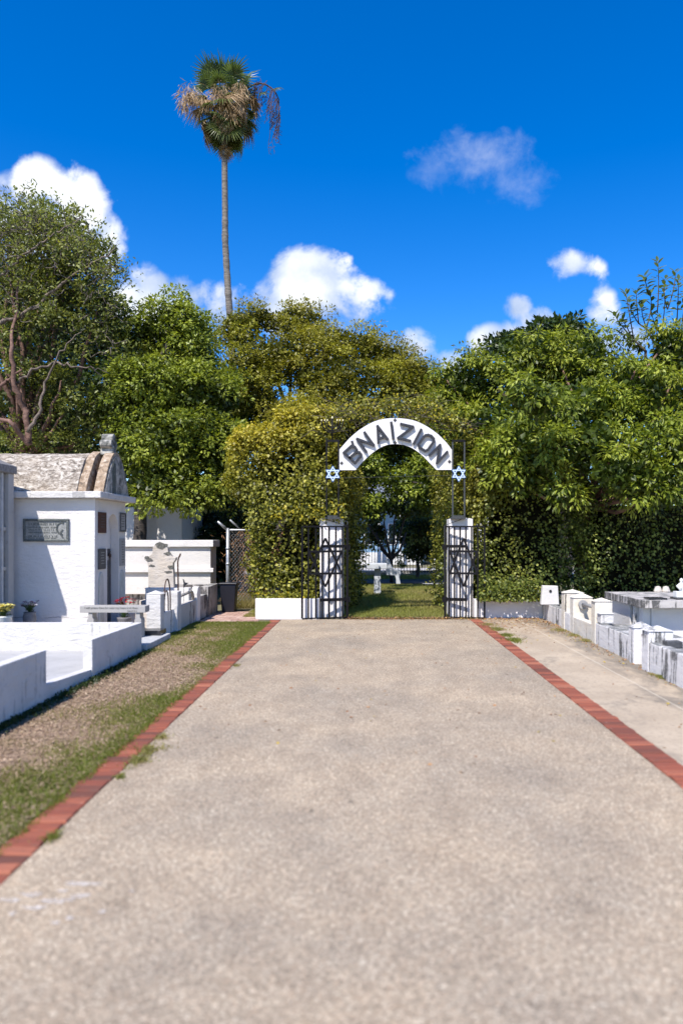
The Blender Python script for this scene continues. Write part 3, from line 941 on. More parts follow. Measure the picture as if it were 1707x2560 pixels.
# clover shaped finial
fin = MB()
for (dy, dz, r) in ((0, .33, .085), (-.10, .20, .085), (.10, .20, .085), (0, .20, .07)):
    ring = [(12.80 + dy + r * math.cos(a), 3.06 + dz + r * math.sin(a)) for a in np.linspace(0, 2 * math.pi, 16, endpoint=False)]
    fin.prism([(-4.37, 12.8 + (y - 12.8) * .88, 3.04 + (z - 3.04) * .84) for y, z in ring], (-.20, 0, 0))
fin.prism([(-4.36, y, z) for y, z in ((12.70, 3.04), (12.90, 3.04), (12.86, 3.2), (12.74, 3.2))], (-.22, 0, 0))
o = fin.build('finial', M['gable'], t, bevel=.01)
# side plaque (bronze, framed)
px0, px1, pz0, pz1 = (61 - 918) / 1850 * 12, (174.5 - 918) / 1850 * 12, EYE + (1346 - 1354) / 1850 * 12, EYE + (1346 - 1297) / 1850 * 12
pq = MB().box(px0, px1, Y1 - .022, Y1 - .002, pz0, pz1).build('bronze_plaque', M['bronze_l'], t)
fr = MB(); w = .036
fr.box(px0, px1, Y1 - .045, Y1 - .0225, pz1 - w, pz1); fr.box(px0, px1, Y1 - .045, Y1 - .0225, pz0, pz0 + w)
fr.box(px0, px0 + w, Y1 - .045, Y1 - .0225, pz0 + w, pz1 - w); fr.box(px1 - w, px1, Y1 - .045, Y1 - .0225, pz0 + w, pz1 - w)
fr.build('frame', M['bronze'], pq, bevel=.006)
# raised leaf wreath and raised lines of worn lettering
wr = MB()
for i in range(16):
    a = i / 15 * 4.2 + .6
    cx, cz = px1 - .13 + .055 * math.cos(a), pz1 - .12 + .06 * math.sin(a) - .004 * i
    wr.bar((cx, Y1 - .0225, cz), (cx + .03 * math.cos(a + 1), Y1 - .0225, cz + .03 * math.sin(a + 1)), .011, (0, -1, 0), .012)
for i in range(9):
    a = i / 8 * 3.0
    cx, cz = px1 - .085 - .03 * math.sin(a), pz0 + .06 + .016 * i
    wr.bar((cx, Y1 - .0225, cz), (cx - .025, Y1 - .0225, cz + .012), .009, (0, -1, 0), .010)
wr.build('wreath_relief', M['bronze'], pq)
tx = MB(); rr = random.Random(4)
for row, (zz, hh) in enumerate([(pz1 - .085, .04), (pz1 - .14, .022), (pz1 - .18, .022), (pz1 - .22, .022), (pz0 + .085, .03), (pz0 + .055, .014)]):
    x = px0 + .09
    while x < px1 - .2:
        w_ = rr.uniform(.008, .016)
        tx.box(x, x + w_ * .5, Y1 - .030, Y1 - .0225, zz - hh / 2, zz + hh / 2)
        x += w_ * 1.6 + (.02 if rr.random() < .18 else 0)
tx.build('worn_raised_lettering', M['bronze'], pq)['kind'] = 'stuff'


def fplq(ya_, yb_, za, zb, mat, name, fr_=None):
    p = MB().box(XF + .002, XF + .022, ya_, yb_, za, zb).build(name, mat, t, bevel=.004)
    if fr_:
        q = .03; f2 = MB()
        f2.box(XF + .0222, XF + .034, ya_, yb_, zb - q, zb); f2.box(XF + .0222, XF + .034, ya_, yb_, za, za + q)
        f2.box(XF + .0222, XF + .034, ya_, ya_ + q, za + q, zb - q); f2.box(XF + .0222, XF + .034, yb_ - q, yb_, za + q, zb - q)
        f2.build('frame', fr_, p)
    l = MB(); z = zb - .07
    while z > za + .06:
        l.box(XF + .0222, XF + .026, ya_ + .07 + .03 * rr.random(), yb_ - .07 - .03 * rr.random(), z, z + .012); z -= .045
    l.build('lettering', M['darkplate'] if mat is not M['darkplate'] else M['greyplate'], p)


fplq(12.12, 12.475, 1.69, 2.035, M['brownplate'], 'brown_plaque')
fplq(13.15, 13.46, 1.72, 2.06, M['greyplate'], 'framed_plaque', M['darkplate'])
fplq(12.12, 12.45, 1.09, 1.43, M['darkplate'], 'dark_plaque')
fplq(13.17, 13.43, 1.11, 1.60, M['greyplate'], 'grey_plaque')

# ------------------------------------------------------------------ columbarium at the left edge
XC = -5.6
t = thing('columbarium', 'tall grey niche wall with a pitched cap at the left edge', 'columbarium', (-6.1, 10, 0))
MB().box(-6.9, XC - .07, 10.5, 11.74, 0, 2.62).build('core_wall', M['greywall'], t)
for y in (11.57,):
    MB().box(XC - .069, XC, y, 11.745, 0, 2.62).build('corner_pier', M['greywall'], t, bevel=.006)
yy = 11.565
for k, y in enumerate((11.40, 10.95, 10.5)):
    MB().box(XC - .069, XC - .02, y, y + .045, 0, 2.62).build('mullion', M['concrete'], t, bevel=.004)
for z in (.55, 1.10, 1.72):
    MB().box(XC - .069, XC - .035, 10.5, 11.39, z, z + .06).build('shelf', M['greywall'], t, bevel=.004)
    MB().box(XC - .069, XC - .035, 11.447, 11.568, z, z + .06).build('shelf', M['greywall'], t, bevel=.004)
mb = MB(); xm = (-6.9 + XC) / 2
mb.prism([(-6.95, 10.42, 2.621), (XC + .03, 10.42, 2.621), (XC + .03, 10.42, 2.74), (xm, 10.42, 3.02), (-6.95, 10.42, 2.74)], (0, 1.37, 0))
mb.build('cap', simple_mat('mottled_cap', (.20, .19, .185), .9, var=.35, vscale=25, bump=.4), t, bevel=.01)

# ------------------------------------------------------------------ inscribed bench
bx0, bx1, by0, by1 = (200 - 918) / 1850 * 11.2, (363.6 - 918) / 1850 * 11.2, 11.2, 11.42
t = thing('stone_bench', 'grey stone memorial bench with carved inscription in front of the vault tomb', 'bench', ((bx0 + bx1) / 2, 11.3, 0))
s_ = MB().box(bx0, bx1, by0, by1, .475, .575).build('seat', M['bench'], t, bevel=.005)
M['ink'] = simple_mat('carved_letter', (.10, .095, .09), .8)


def text_obj(body, size, loc, rot, mat, parent, ext=.002, align='LEFT', name='lettering'):
    cu = bpy.data.curves.new('t', 'FONT'); cu.body = body; cu.size = size; cu.extrude = ext; cu.align_x = align; cu.resolution_u = 1
    ob = bpy.data.objects.new('t', cu); COL.objects.link(ob)
    dg = bpy.context.evaluated_depsgraph_get()
    me = bpy.data.meshes.new_from_object(ob.evaluated_get(dg))
    bpy.data.objects.remove(ob)
    me.transform(Matrix.Translation(loc) @ rot.to_4x4())
    me.materials.clear(); me.materials.append(mat); me.name = name
    return link(name, me, parent)


RX = Matrix.Rotation(R_(90), 3, 'X')
text_obj('I will praise thee for ever my hope is in thee', .045, (bx0 + .07, by0 - .0015, .533), RX, M['ink'], s_)
text_obj('PSALM 71:6', .030, (bx1 - .27, by0 - .0015, .490), RX, M['ink'], s_)
for x in (bx0 + .1, bx1 - .17):
    l_ = MB().prism([(x, 11.22, 0), (x + .105, 11.22, 0), (x + .105, 11.22, .36), (x + .085, 11.22, .40), (x + .085, 11.22, .474), (x + .02, 11.22, .474), (x + .02, 11.22, .40), (x, 11.22, .36)], (0, .18, 0)).build('leg', M['bench'], t, bevel=.006)


# ------------------------------------------------------------------ pots and flowers
def flowers(name, label, x, y, z, pot_prof, pot_mat, petals, spread, h, n, seed, petal_r=.02):
    r = np.random.default_rng(seed)
    tt = thing(name, label, 'flowers', (x, y, z))
    MB().lathe(pot_prof, (x, y, z), 20).build('pot', pot_mat, tt, smooth=True)
    top = z + pot_prof[-1][1]
    st = MB(); heads = {}
    for i in range(n):
        a = r.uniform(0, 6.28); q = spread * math.sqrt(r.random())
        p = np.array([x + q * math.cos(a), y + q * math.sin(a), top + h * r.uniform(.45, 1)])
        st.tube([(x, y, top - .02), ((x + p[0]) / 2, (y + p[1]) / 2, (top + p[2]) / 2 + .02), tuple(p)], .003, 4)
        mt = petals[i % len(petals)]
        hb = heads.setdefault(mt.name, (MB(), mt))[0]
        for j in range(7):
            b_ = r.uniform(0, 6.28)
            dd = Vector((math.cos(b_), math.sin(b_), r.uniform(-.1, .7))).normalized()
            s2 = dd.cross(Vector((0, 0, 1))).normalized() * petal_r * .45
            P0 = Vector(p)
            hb.add([P0, P0 + dd * petal_r * .6 + s2, P0 + dd * petal_r, P0 + dd * petal_r * .6 - s2], [(0, 1, 2, 3)])
    st.build('stem', M['stem'], tt)
    for hb, mt in heads.values():
        hb.build('blossom', mt, tt)
    N = 60
    e = rdir(N); e[:, 2] = abs(e[:, 2])
    bs = np.array([x, y, top]) + e * np.array([spread, spread, h]) * .55 * r.random((N, 1))
    leaves_obj('foliage', bs, e, rdir(N), r.uniform(.03, .06, N), r.uniform(.012, .02, N), np.stack([r.random(N), np.zeros(N)], 1), M['l_dark'], tt)
    return tt


YP = 11.3
flowers('flower_pot', 'round grey pot of pale and purple flowers against the vault tomb wall', (75 - 918) / 1850 * 11.55, 11.55, .24, [(.07, 0), (.095, .05), (.10, .14), (.085, .19), (.095, .21), (.088, .212)], M['pot'], [M['petal_w'], M['petal_p'], M['petal_w']], .13, .18, 46, 5, .034)
flowers('flower_urn', 'white footed urn with yellow flowers at the left edge of the photo', (10 - 918) / 1850 * 10.75, 10.75, .20, [(.07, 0), (.075, .04), (.045, .09), (.06, .13), (.12, .17), (.11, .25), (.13, .27), (.12, .272)], M['urn'], [M['petal_y']], .14, .16, 70, 6, .042)
flowers('red_flowers', 'pot of dark red flowers at the door of the vault tomb', -4.05, 12.35, 0, [(.07, 0), (.10, .05), (.11, .26), (.12, .28), (.11, .282)], M['pot'], [M['petal_r']], .16, .34, 34, 8, .04)
# plinths the pots stand on
for (x, y, z, lab) in (((75 - 918) / 1850 * 11.55, 11.55, .238, 'small grey stone block under the round grey pot'), ((10 - 918) / 1850 * 10.75, 10.75, .198, 'small grey stone block under the white urn')):
    o = MB().box(x - .16, x + .16, y - .14, y + .14, 0, z).build('stone_block', M['concrete'], bevel=.01); tag(o, lab, 'stone block', 'stone blocks behind the white wall')

# ------------------------------------------------------------------ left row of grave walls with piers
t = thing('grave_wall', 'white pier and low walls with rusty hoop fence left of the grass', 'grave wall', (-3.35, 13, 0))
p = MB().box(-3.515, -3.285, 11.8, 12.02, .10, .71).build('pier', M['white_smooth'], t, bevel=.01, wob=.004, sub=.25)
MB().pyramid(-3.53, -3.27, 11.79, 12.03, .711, .765).build('pier_cap', M['white_smooth'], t, bevel=.004)
MB().box(-3.40, -3.285, 12.021, 12.58, 0, .40).build('low_wall', M['stained_low'], t, bevel=.008, wob=.005, sub=.2)
MB().box(-3.47, -3.215, 12.581, 12.82, 0, .70).build('pier', M['white_smooth'], t, bevel=.012, wob=.006, sub=.25)
M['wall_streaked'] = plaster_mat('streaked_grey_render', (.50, .47, .45), stain=.5, top=.0, rough_bump=.6, stain_col=(.14, .12, .12))  # mid grey base with darker vertical streaks
MB().box(-3.37, -3.26, 12.821, 14.16, 0, .425).build('low_wall', M['wall_streaked'], t, bevel=.008, wob=.008, sub=.2)
mb = MB().prism([(-3.36, 14.161, 0), (-3.36, 14.45, 0), (-3.36, 14.45, .60), (-3.36, 14.36, .67), (-3.36, 14.22, .66), (-3.36, 14.161, .56)], (.11, 0, 0))
mb.build('end_post', M['white'], t, bevel=.012, wob=.006, sub=.2)
# inner slab and kerb visible behind the wall
MB().box(-4.2, -3.372, 14.0, 14.2, 0, .66).build('back_kerb', M['white'], t, bevel=.01, wob=.006, sub=.25)
MB().box(-4.2, -3.41, 12.85, 13.98, 0, .30).build('grave_slab', M['limestone'], t, bevel=.01, wob=.01, sub=.25)
# pipe rail above the wall
MB().tube([(-3.32, 12.82, .565), (-3.32, 13.98, .60), (-3.32, 14.05, .58), (-3.31, 14.10, .44)], .028, 8).build('pipe_rail', simple_mat('painted_pipe', (.32, .29, .25), .7, var=.2), t, smooth=True)
# double hoop of iron
hp = MB()
for (yc, w_, h_) in ((12.22, .20, .38), (12.17, .12, .19)):
    pts = [(-3.30, yc - w_, .40)] + [(-3.30, yc - w_ * math.cos(a), .55 + h_ * math.sin(a)) for a in np.linspace(.0, math.pi, 14)] + [(-3.30, yc + w_, .40)]
    hp.tube(pts, .011, 6)
hp.build('iron_hoop', M['rust'], t, smooth=True)
MB().box(-3.9, -3.12, 10.48, 11.76, 0, .095).build('step_slab', M['concrete'], t, bevel=.01)
o = MB().box(-3.62, -3.20, 11.45, 11.795, .097, .17).build('recess_shade_block', M['granite'], bevel=.006); tag(o, 'dark block painting the stained shaded recess at the foot of the white pier', 'grave marker')  # dark block added for the stained, shaded recess below the pier

t = thing('grave_kerb', 'dark stained grave kerb beside the black bin', 'grave', (-3.5, 15.3, 0))
MB().box(-3.42, -3.27, 14.46, 15.1, 0, .47).build('kerb_side', M['stained_dark'], t, bevel=.012, wob=.01, sub=.2)
MB().box(-3.42, -3.25, 15.101, 16.1, 0, .62).build('kerb_side', M['stained_dark'], t, bevel=.012, wob=.01, sub=.2)
MB().box(-4.5, -3.421, 14.7, 16.0, 0, .36).build('kerb_top', M['stained_dark'], t, bevel=.012, wob=.01, sub=.3)
MB().box(-4.4, -3.43, 15.75, 15.9, .361, .62).build('back_slab', M['stained_dark'], t, bevel=.012, wob=.01, sub=.25)

# shepherd's crook pole and iron ornament
o = MB().tube([(-2.94 * 1.0 - .42, 13.2, 0), (-3.37, 13.2, .9), (-3.375, 13.2, 1.18), (-3.36, 13.2, 1.25), (-3.335, 13.2, 1.30), (-3.325, 13.2, 1.33)], [.014, .014, .014, .014, .016, .012], 7).build('crook_pole', M['rust'], smooth=True)
tag(o, 'thin dark bent iron pole standing right of the old limestone headstone', 'pole')
c0 = PX(460, 1461, 13.6)
mb = MB().tube([(c0.x, c0.y, 0), (c0.x, c0.y, c0.z - .03)], .004, 5)
mb.prism([(c0.x - .012, c0.y, c0.z - .06), (c0.x + .06, c0.y, c0.z + .01), (c0.x + .09, c0.y, c0.z + .025), (c0.x + .02, c0.y, c0.z + .035), (c0.x - .01, c0.y, c0.z + .10), (c0.x - .02, c0.y, c0.z + .10), (c0.x - .005, c0.y, c0.z + .02)], (0, .02, 0))
o = mb.build('bird_ornament', M['bin']); tag(o, 'black bird shaped garden ornament on a thin stake by the low wall', 'garden ornament')

# ------------------------------------------------------------------ old headstone
t = thing('headstone', 'old lichen spotted limestone headstone with round top and horned shoulders', 'headstone', (-4.5, 16, 0))
Yh = 15.6
outl = [(372, 1500), (372, 1440), (370, 1405), (361, 1398), (362, 1392), (372, 1391), (382, 1382), (383, 1368), (390, 1359), (402, 1356), (413, 1360), (420, 1370), (422, 1380), (431, 1391), (441, 1393), (439, 1400), (433, 1408), (435, 1440), (436, 1500)]
MB().prism([PX(a, b, Yh) for a, b in outl], (0, .14, 0)).build('stone', M['limestone'], t, bevel=.012, wob=.006, sub=.14)
a0, a1 = PX(353, 0, Yh).x, PX(452, 0, Yh).x
MB().box(a0, a1, Yh - .10, Yh + .25, .18, .30).build('plinth', M['limestone'], t, bevel=.02, wob=.01, sub=.2)
MB().box(a0 - .10, a1 + .10, Yh - .2, Yh + .35, 0, .179).build('base', M['limestone'], t, bevel=.02, wob=.012, sub=.2)
sp = MB()
M['lich'] = simple_mat('dark_lichen', (.13, .125, .11), .95, var=.6, vscale=25, bump=.8)
for (a, b, rx, rz) in ((403, 1364, 15, 8), (374, 1399, 8, 4), (368, 1393, 6, 3), (380, 1414, 7, 2.5), (427, 1418, 7, 5), (421, 1430, 9, 3), (372, 1473, 11, 5), (420, 1384, 9, 4)):
    c = PX(a, b, Yh - .0075); k = 14
    sp = MB(); sp.prism([(c.x + rx * .0084 * math.cos(q) * (1 + .25 * math.sin(3 * q + a)), c.y, c.z + rz * .0084 * math.sin(q) * (1 + .25 * math.sin(4 * q + b))) for q in np.linspace(0, 6.283, k, endpoint=False)], (0, .006, 0))
    sp.build('lichen_patch', M['lich'], t)

# ------------------------------------------------------------------ white two tier crypt
t = thing('crypt', 'long white two tier crypt with ledges behind the old headstone', 'crypt', (-5.6, 17.9, 0))
MB().box(-8.5, -3.70, 17.5, 18.15, .28, 1.40).build('body', M['crypt'], t, bevel=.01)
MB().box(-8.5, -3.62, 17.42, 18.2, 1.401, 1.56).build('top_ledge', M['white'], t, bevel=.01, wob=.004, sub=.4)
MB().box(-8.5, -3.62, 17.42, 17.498, .80, .90).build('middle_ledge', M['white'], t, bevel=.01)
MB().box(-8.5, -3.75, 17.6, 18.1, 0, .279).build('base', M['stained_dark'], t)
o = MB().box(-9.5, -5.0, 20.0, 22.5, 0, 2.45).build('rear_vault', M['white'], bevel=.02); tag(o, 'plain whitewashed vault wall behind the two tier crypt', 'vault')

# ------------------------------------------------------------------ bin, chain link fence
t = thing('trash_bin', 'black plastic bin at the end of the stained grave kerb', 'bin', (-2.98, 16.1, 0))
MB().hexa([(-3.14, 15.98, 0), (-2.87, 15.98, 0), (-2.87, 16.26, 0), (-3.14, 16.26, 0)], [(-3.18, 15.95, .60), (-2.83, 15.95, .60), (-2.83, 16.30, .60), (-3.18, 16.30, .60)]).build('body', M['bin'], t, bevel=.02)
MB().box(-3.20, -2.81, 15.93, 16.32, .601, .64).build('rim', M['bin'], t, bevel=.012)

t = thing('chain_link_fence', 'galvanised chain link fence panel with angled top arms beside the yellow hedge', 'fence', (-3.3, 16.9, 0))
Yf = 16.7
pxp = (570 - 918) / 1850 * Yf
MB().tube([(pxp, Yf, 0), (pxp, Yf, 1.83)], .038, 12).build('post', M['galv'], t, smooth=True)
for z in (1.0, 1.35):
    MB().tube([(pxp, Yf, z), (pxp, Yf, z + .05)], .046, 12).build('band', M['galv'], t, smooth=True)
MB().tube([(pxp - .02, Yf, 1.80), (pxp - .21, Yf - .1, 1.98)], [.035, .022], 8).build('barb_arm', M['galv'], t, smooth=True)
MB().tube([(pxp + .25, Yf + .3, 1.79), (pxp + .03, Yf + .1, 2.02)], [.02, .02], 8).build('barb_arm', M['galv'], t, smooth=True)
MB().tube([(pxp, Yf, 1.79), (pxp + 2.2, Yf + 2.2, 1.79)], .022, 8).build('top_rail', M['galv'], t, smooth=True)
mb = MB(); L_, H_ = 3.1, 1.75; d45 = np.array([.7071, .7071])
for k in range(-20, 36):
    s0 = k * .09
    for sg in (1, -1):
        a = [s0, .03] if sg > 0 else [s0 + H_, .03]; b = [s0 + H_, H_ + .03] if sg > 0 else [s0, H_ + .03]
        A_, B_ = np.array(a), np.array(b)
        # clip to 0..L
        dx_ = B_[0] - A_[0]
        t0 = max(0, min((0 - A_[0]) / dx_, (L_ - A_[0]) / dx_)); t1 = min(1, max((0 - A_[0]) / dx_, (L_ - A_[0]) / dx_))
        if t1 - t0 < .02: continue
        P0 = A_ + (B_ - A_) * t0; P1 = A_ + (B_ - A_) * t1
        mb.tube([(pxp + P0[0] * .7071, Yf + P0[0] * .7071, P0[1]), (pxp + P1[0] * .7071, Yf + P1[0] * .7071, P1[1])], .0042, 3, cap=False)
mb.build('wire_mesh', M['galv'], t)['kind'] = 'stuff'

# ------------------------------------------------------------------ gate pillars, planter walls
def pillar(x0, x1, lab):
    tt = thing('gate_pillar', lab, 'pillar', ((x0 + x1) / 2, 15.15, 0), 'white gate pillars')
    MB().box(x0, x1, 14.95, 15.4, -.02, 1.995).build('shaft', M['pillar'], tt, bevel=.012, wob=.003, sub=.4)
    MB().pyramid(x0 + .003, x1 - .003, 14.953, 15.397, 1.996, 2.04).build('cap', M['pillar'], tt)
    return tt


pillar(-.958, -.49, 'white square gate pillar left of the gateway under the vines')
pillar(1.648, 2.13, 'white square gate pillar right of the gateway')
o = MB().box(-2.225, -.96, 14.72, 14.9, -.02, .40).build('planter_wall', M['pillar'], bevel=.01, wob=.004, sub=.3); tag(o, 'low white planter wall under the yellow green hedge left of the gate', 'planter wall')
o = MB().box(2.135, 3.52, 14.85, 15.02, -.02, .385).build('planter_wall', M['pillar'], bevel=.01, wob=.004, sub=.3); tag(o, 'low white planter wall in shade right of the gate', 'planter wall')


def zg(y): return EYE + (1346 - y) / 1850 * 14.75


def gate(hinge, outer, fracs, lab, star_range, mirror):
    h = Vector(hinge); e = Vector(outer); dv = e - h; nrm = Vector((0, 0, 1)).cross(dv).normalized()
    if nrm.y > 0: nrm = -nrm
    tt = thing('iron_gate', lab, 'gate', (h.x, h.y, 0), 'wrought iron gate leaves')

    def P(s, z, off=0.0):
        q = h + dv * s
        return Vector((q.x, q.y, z)) + nrm * off
    z0, z1 = .022, 1.836
    for i, f in enumerate(fracs):
        w_ = .036 if i in (0, len(fracs) - 1) else .029
        MB().bar(P(f, z0), P(f, z1 + (.0 if i else .04)), w_, nrm, .022).build('bar', M['iron'], tt)
    for (za, w_, a, b, o_) in ((1.836, .03, 0, 1, .0225), (.022, .026, 0, 1, .0225), (1.442, .058, -.02, .56, -.022), (.376, .062, -.02, .56 if mirror else .60, -.022)):
        MB().bar(P(a, za, o_ - .0), P(b, za, o_), w_, nrm, .018).build('rail', M['iron'], tt)
    # hexagram of flat bars, tall
    s0, s1 = star_range; sm = (s0 + s1) / 2
    st = MB(); zt, zb_, za, zc = 1.602, .902, 1.342, .640
    # half widths chosen so both triangles share the side points
    for (pa, pb) in (((sm, zt), (s0, zb_)), ((sm, zt), (s1, zb_)), ((s0 - .02, zb_), (s1 + .02, zb_)), ((s0, za), (sm, zc)), ((s1, za), (sm, zc)), ((s0 - .02, za), (s1 + .02, za))):
        st.bar(P(pa[0], pa[1], .0235 + .0001 * random.random()), P(pb[0], pb[1], .0235), .042, nrm, .008)
    st.build('star', M['iron'], tt)
    return tt, P


tL, PL = gate((-.405, 14.86, 0), (-1.285, 14.58, 0), [0, .11, .256, .407, .558, .70, .864, 1.0], 'black iron gate leaf with star folded open in front of the left pillar', (.13, .86), False)
tR, PR = gate((1.565, 14.87, 0), (2.325, 14.70, 0), [0, .10, .236, .38, .527, .673, .83, 1.0], 'black iron gate leaf with star folded open in front of the right pillar', (.12, .82), True)
for (tt, hx, sx) in ((tL, -.395, 1), (tR, 1.555, -1)):
    MB().tube([(hx, 14.9, 0), (hx, 14.9, 1.86)], .016, 8).build('hinge_post', M['iron_grey'], tt, smooth=True)
    for z in (.37, 1.42):
        MB().box(hx - .05, hx + .05, 14.87, 14.93, z - .05, z + .05).build('hinge', M['iron'], tt)
# curl on top of the left hinge post
pts = [(-.43 + .035 * math.cos(a), 14.87, 1.90 + .05 * math.sin(a)) for a in np.linspace(-1.4, 4.6, 16)]
MB().tube(pts, .012, 6).build('scroll', M['iron_grey'], tL, smooth=True)
# thin stay wires running over the pillar heads
for (a, b, lab) in (((-.93, 14.90, 2.01), (-.43, 14.86, 1.86), 'thin stay wire over the head of the left gate pillar'), ((1.57, 14.87, 1.87), (1.99, 14.93, 2.02), 'thin stay wire over the head of the right gate pillar')):
    o = MB().tube([a, b], .006, 5).build('stay_wire', M['iron_grey']); tag(o, lab, 'wire')

# ------------------------------------------------------------------ tall frames, menorah, arch sign
YS = 14.80


def frame(x0, x1, lab, zbot=2.03, hid=False):
    tt = thing('sign_frame', lab, 'frame', ((x0 + x1) / 2, YS, 2.0), 'upright iron frames either side of the sign')
    for x in (x0, x1):
        MB().box(x - .015, x + .015, YS + .0, YS + .03, zbot, 3.53).build('upright', M['iron_grey' if hid else 'iron'], tt)
    MB().box(x0 - .016, x1 + .016, YS - .002, YS + .032, 3.531, 3.575).build('top_bar', M['iron'], tt)
    MB().box(x0 + .016, x1 - .016, YS + .002, YS + .028, zbot, zbot + .03).build('bottom_bar', M['iron_grey'], tt)
    return tt


X = lambda px, Y=YS: (px - 918) / 1850 * Y
fL = frame(X(816), X(846), 'tall dark iron frame carrying the menorah above the left gate pillar')
fR = frame(X(1131), X(1160.5), 'tall grey iron frame standing on the right gate pillar', hid=True)
for tt, a, b in ((fL, 816, 846), (fR, 1131, 1160.5)):
    MB().box(X(a) - .03, X(b) + .03, YS, YS + .15, 2.0 - .01, 2.028).build('foot_plate', M['iron_grey'], tt)
mc = X(830.5); zz = lambda y: EYE + (1346 - y) / 1850 * YS
t = thing('menorah', 'dark iron seven branch menorah with pale cups on the left frame', 'menorah', (mc, YS + .015, 3.576))
MB().tube([(mc, YS + .015, 3.5755), (mc, YS + .015, zz(1047))], .017, 8).build('shaft', M['iron'], t, smooth=True)
for (r, zb_, zt) in ((.213, zz(1081), zz(1053)), (.150, zz(1076.5), zz(1053)), (.098, zz(1069.5), zz(1053))):
    pts = [(mc - r, YS + .015, zt)] + [(mc - r * math.cos(a), YS + .015, zt - .03 - (zt - .03 - zb_) * math.sin(a)) for a in np.linspace(0, math.pi, 16)] + [(mc + r, YS + .015, zt)]
    MB().tube(pts, .0125, 6).build('arm', M['iron'], t, smooth=True)
M['bulb'] = simple_mat('cream_bulb', (.72, .64, .38), .3)
for x, z in [(mc, zz(1047))] + [(mc + s * r, zz(1053)) for r in (.213, .150, .098) for s in (-1, 1)]:
    k = 1.3 if x == mc else 1.0
    MB().lathe([(.006, 0), (.013 * k, .008), (.015 * k, .022), (.008 * k, .036 * k), (.002, .042 * k)], (x, YS + .015, z), 8).build('bulb', M['bulb'], t, smooth=True)


def hexagram(cx, cz, R, y, lab):
    tt = thing('star_of_david', lab, 'star', (cx, y, cz), 'small blue and white stars')
    for (w_, d_, yo, mat, nm) in ((.044, .012, 0, M['blue'], 'backing'), (.020, .006, -.0125, M['paleblue'], 'outline')):
        m2 = MB()
        for k in range(2):
            a = [math.pi / 2 + k * math.pi + j * 2 * math.pi / 3 for j in range(3)]
            ps = [Vector((cx + R * math.cos(q), y + yo - .0015 * k, cz + R * math.sin(q))) for q in a]
            for j in range(3):
                A_, B_ = ps[j], ps[(j + 1) % 3]; dd = (B_ - A_).normalized() * (w_ * .5)
                off = Vector((0, -.0003 * j, 0))
                m2.bar(A_ - dd + off, B_ + dd + off, w_, (0, -1, 0), d_)
        m2.build(nm, mat, tt)


hexagram(X(832), zz(1185), .135, YS - .006, 'pale blue star on the left frame beside the white arch sign')
hexagram(X(1146), zz(1184.5), .135, YS - .006, 'pale blue star on the right frame beside the white arch sign')

t = thing('arch_sign', 'white arched sign board with dark raised letters over the gateway', 'sign', (X(989), YS, 2.97))
ZM = lambda a, b, Y=YS: PX(820 + .21046 * a, 1030 + .21046 * b, Y)
outl = [(135, 445), (200, 372), (250, 315), (300, 270), (360, 220), (420, 180), (480, 144), (540, 116), (610, 92), (680, 79), (740, 74), (800, 73), (865, 75), (930, 82), (1000, 96), (1060, 115), (1120, 142), (1180, 175), (1240, 215), (1300, 260), (1350, 308), (1400, 360), (1435, 402), (1468, 450), (1468, 687), (1285, 687), (1200, 600), (1150, 548), (1100, 500), (1050, 462), (1000, 430), (950, 407), (900, 391), (850, 383), (800, 380), (750, 382), (700, 391), (650, 408), (600, 434), (550, 468), (500, 507), (450, 553), (400, 603), (325, 690), (135, 690)]
YB = YS - .006
b_ = MB().prism([ZM(a, b, YB) for a, b in outl], (0, .02, 0)).build('board', M['sign'], t)
edge = MB().tube([ZM(a, b, YB + .01) for a, b in outl] + [ZM(*outl[0], YB + .01)], .009, 5).build('iron_rim', M['iron'], t)
YL = YB - .001
LET = {'B': [[(188, 487), (318, 608)], [(188, 487), (275, 408), (318, 418), (338, 448), (333, 478), (258, 548)], [(333, 478), (372, 482), (390, 506), (384, 534), (318, 608)]],
       'apostrophe': [[(285, 356), (296, 392)]],
       'N': [[(452, 474), (345, 322), (540, 396), (432, 246)]],
       'A': [[(596, 366), (586, 170), (706, 326)], [(592, 322), (672, 300)]],
       'I': [[(748, 128), (770, 316)]],
       'Z': [[(862, 146), (1008, 180), (830, 312), (972, 346)]],
       'I2': [[(1102, 212), (1016, 376)]],
       'O': [[(1184, 276), (1222, 288), (1250, 320), (1250, 356), (1182, 450), (1150, 466), (1082, 424), (1072, 388), (1134, 296), (1156, 280), (1184, 276)]],
       'N2': [[(1202, 516), (1326, 394), (1290, 608), (1410, 476)]]}
for nm, strokes in LET.items():
    m2 = MB(); k = 0
    for s in strokes:
        P_ = [ZM(a, b, YL) for a, b in s]
        for A_, B_ in zip(P_[:-1], P_[1:]):
            dd = (B_ - A_).normalized() * .016
            k += 1
            m2.bar(A_ - dd, B_ + dd, .047, (0, -1, 0), .058 + .0006 * (k % 5))
    m2.build('letter', M['letter'], t)
orn = [(793, 95), (793, 362), (160, 606), (1440, 588)]
for (a, b) in orn:
    c = ZM(a, b, YL); m2 = MB()
    for q in range(4):
        th = q * math.pi / 2
        cx, cz = c.x + .02 * math.cos(th), c.z + .02 * math.sin(th)
        m2.prism([(cx + .0125 * math.cos(w), YL - .0002 * q, cz + .0125 * math.sin(w)) for w in np.linspace(0, 6.283, 8, endpoint=False)], (0, -.012, 0))
    m2.build('rosette', M['iron'], t)
# support wires
m2 = MB().tube([(X(846), YS, zz(1195)), (X(1131), YS, zz(1188))], .004, 4)
o = m2.build('cross_wire', M['iron_grey']); tag(o, 'thin wire strung between the frames just below the arch sign', 'wire')

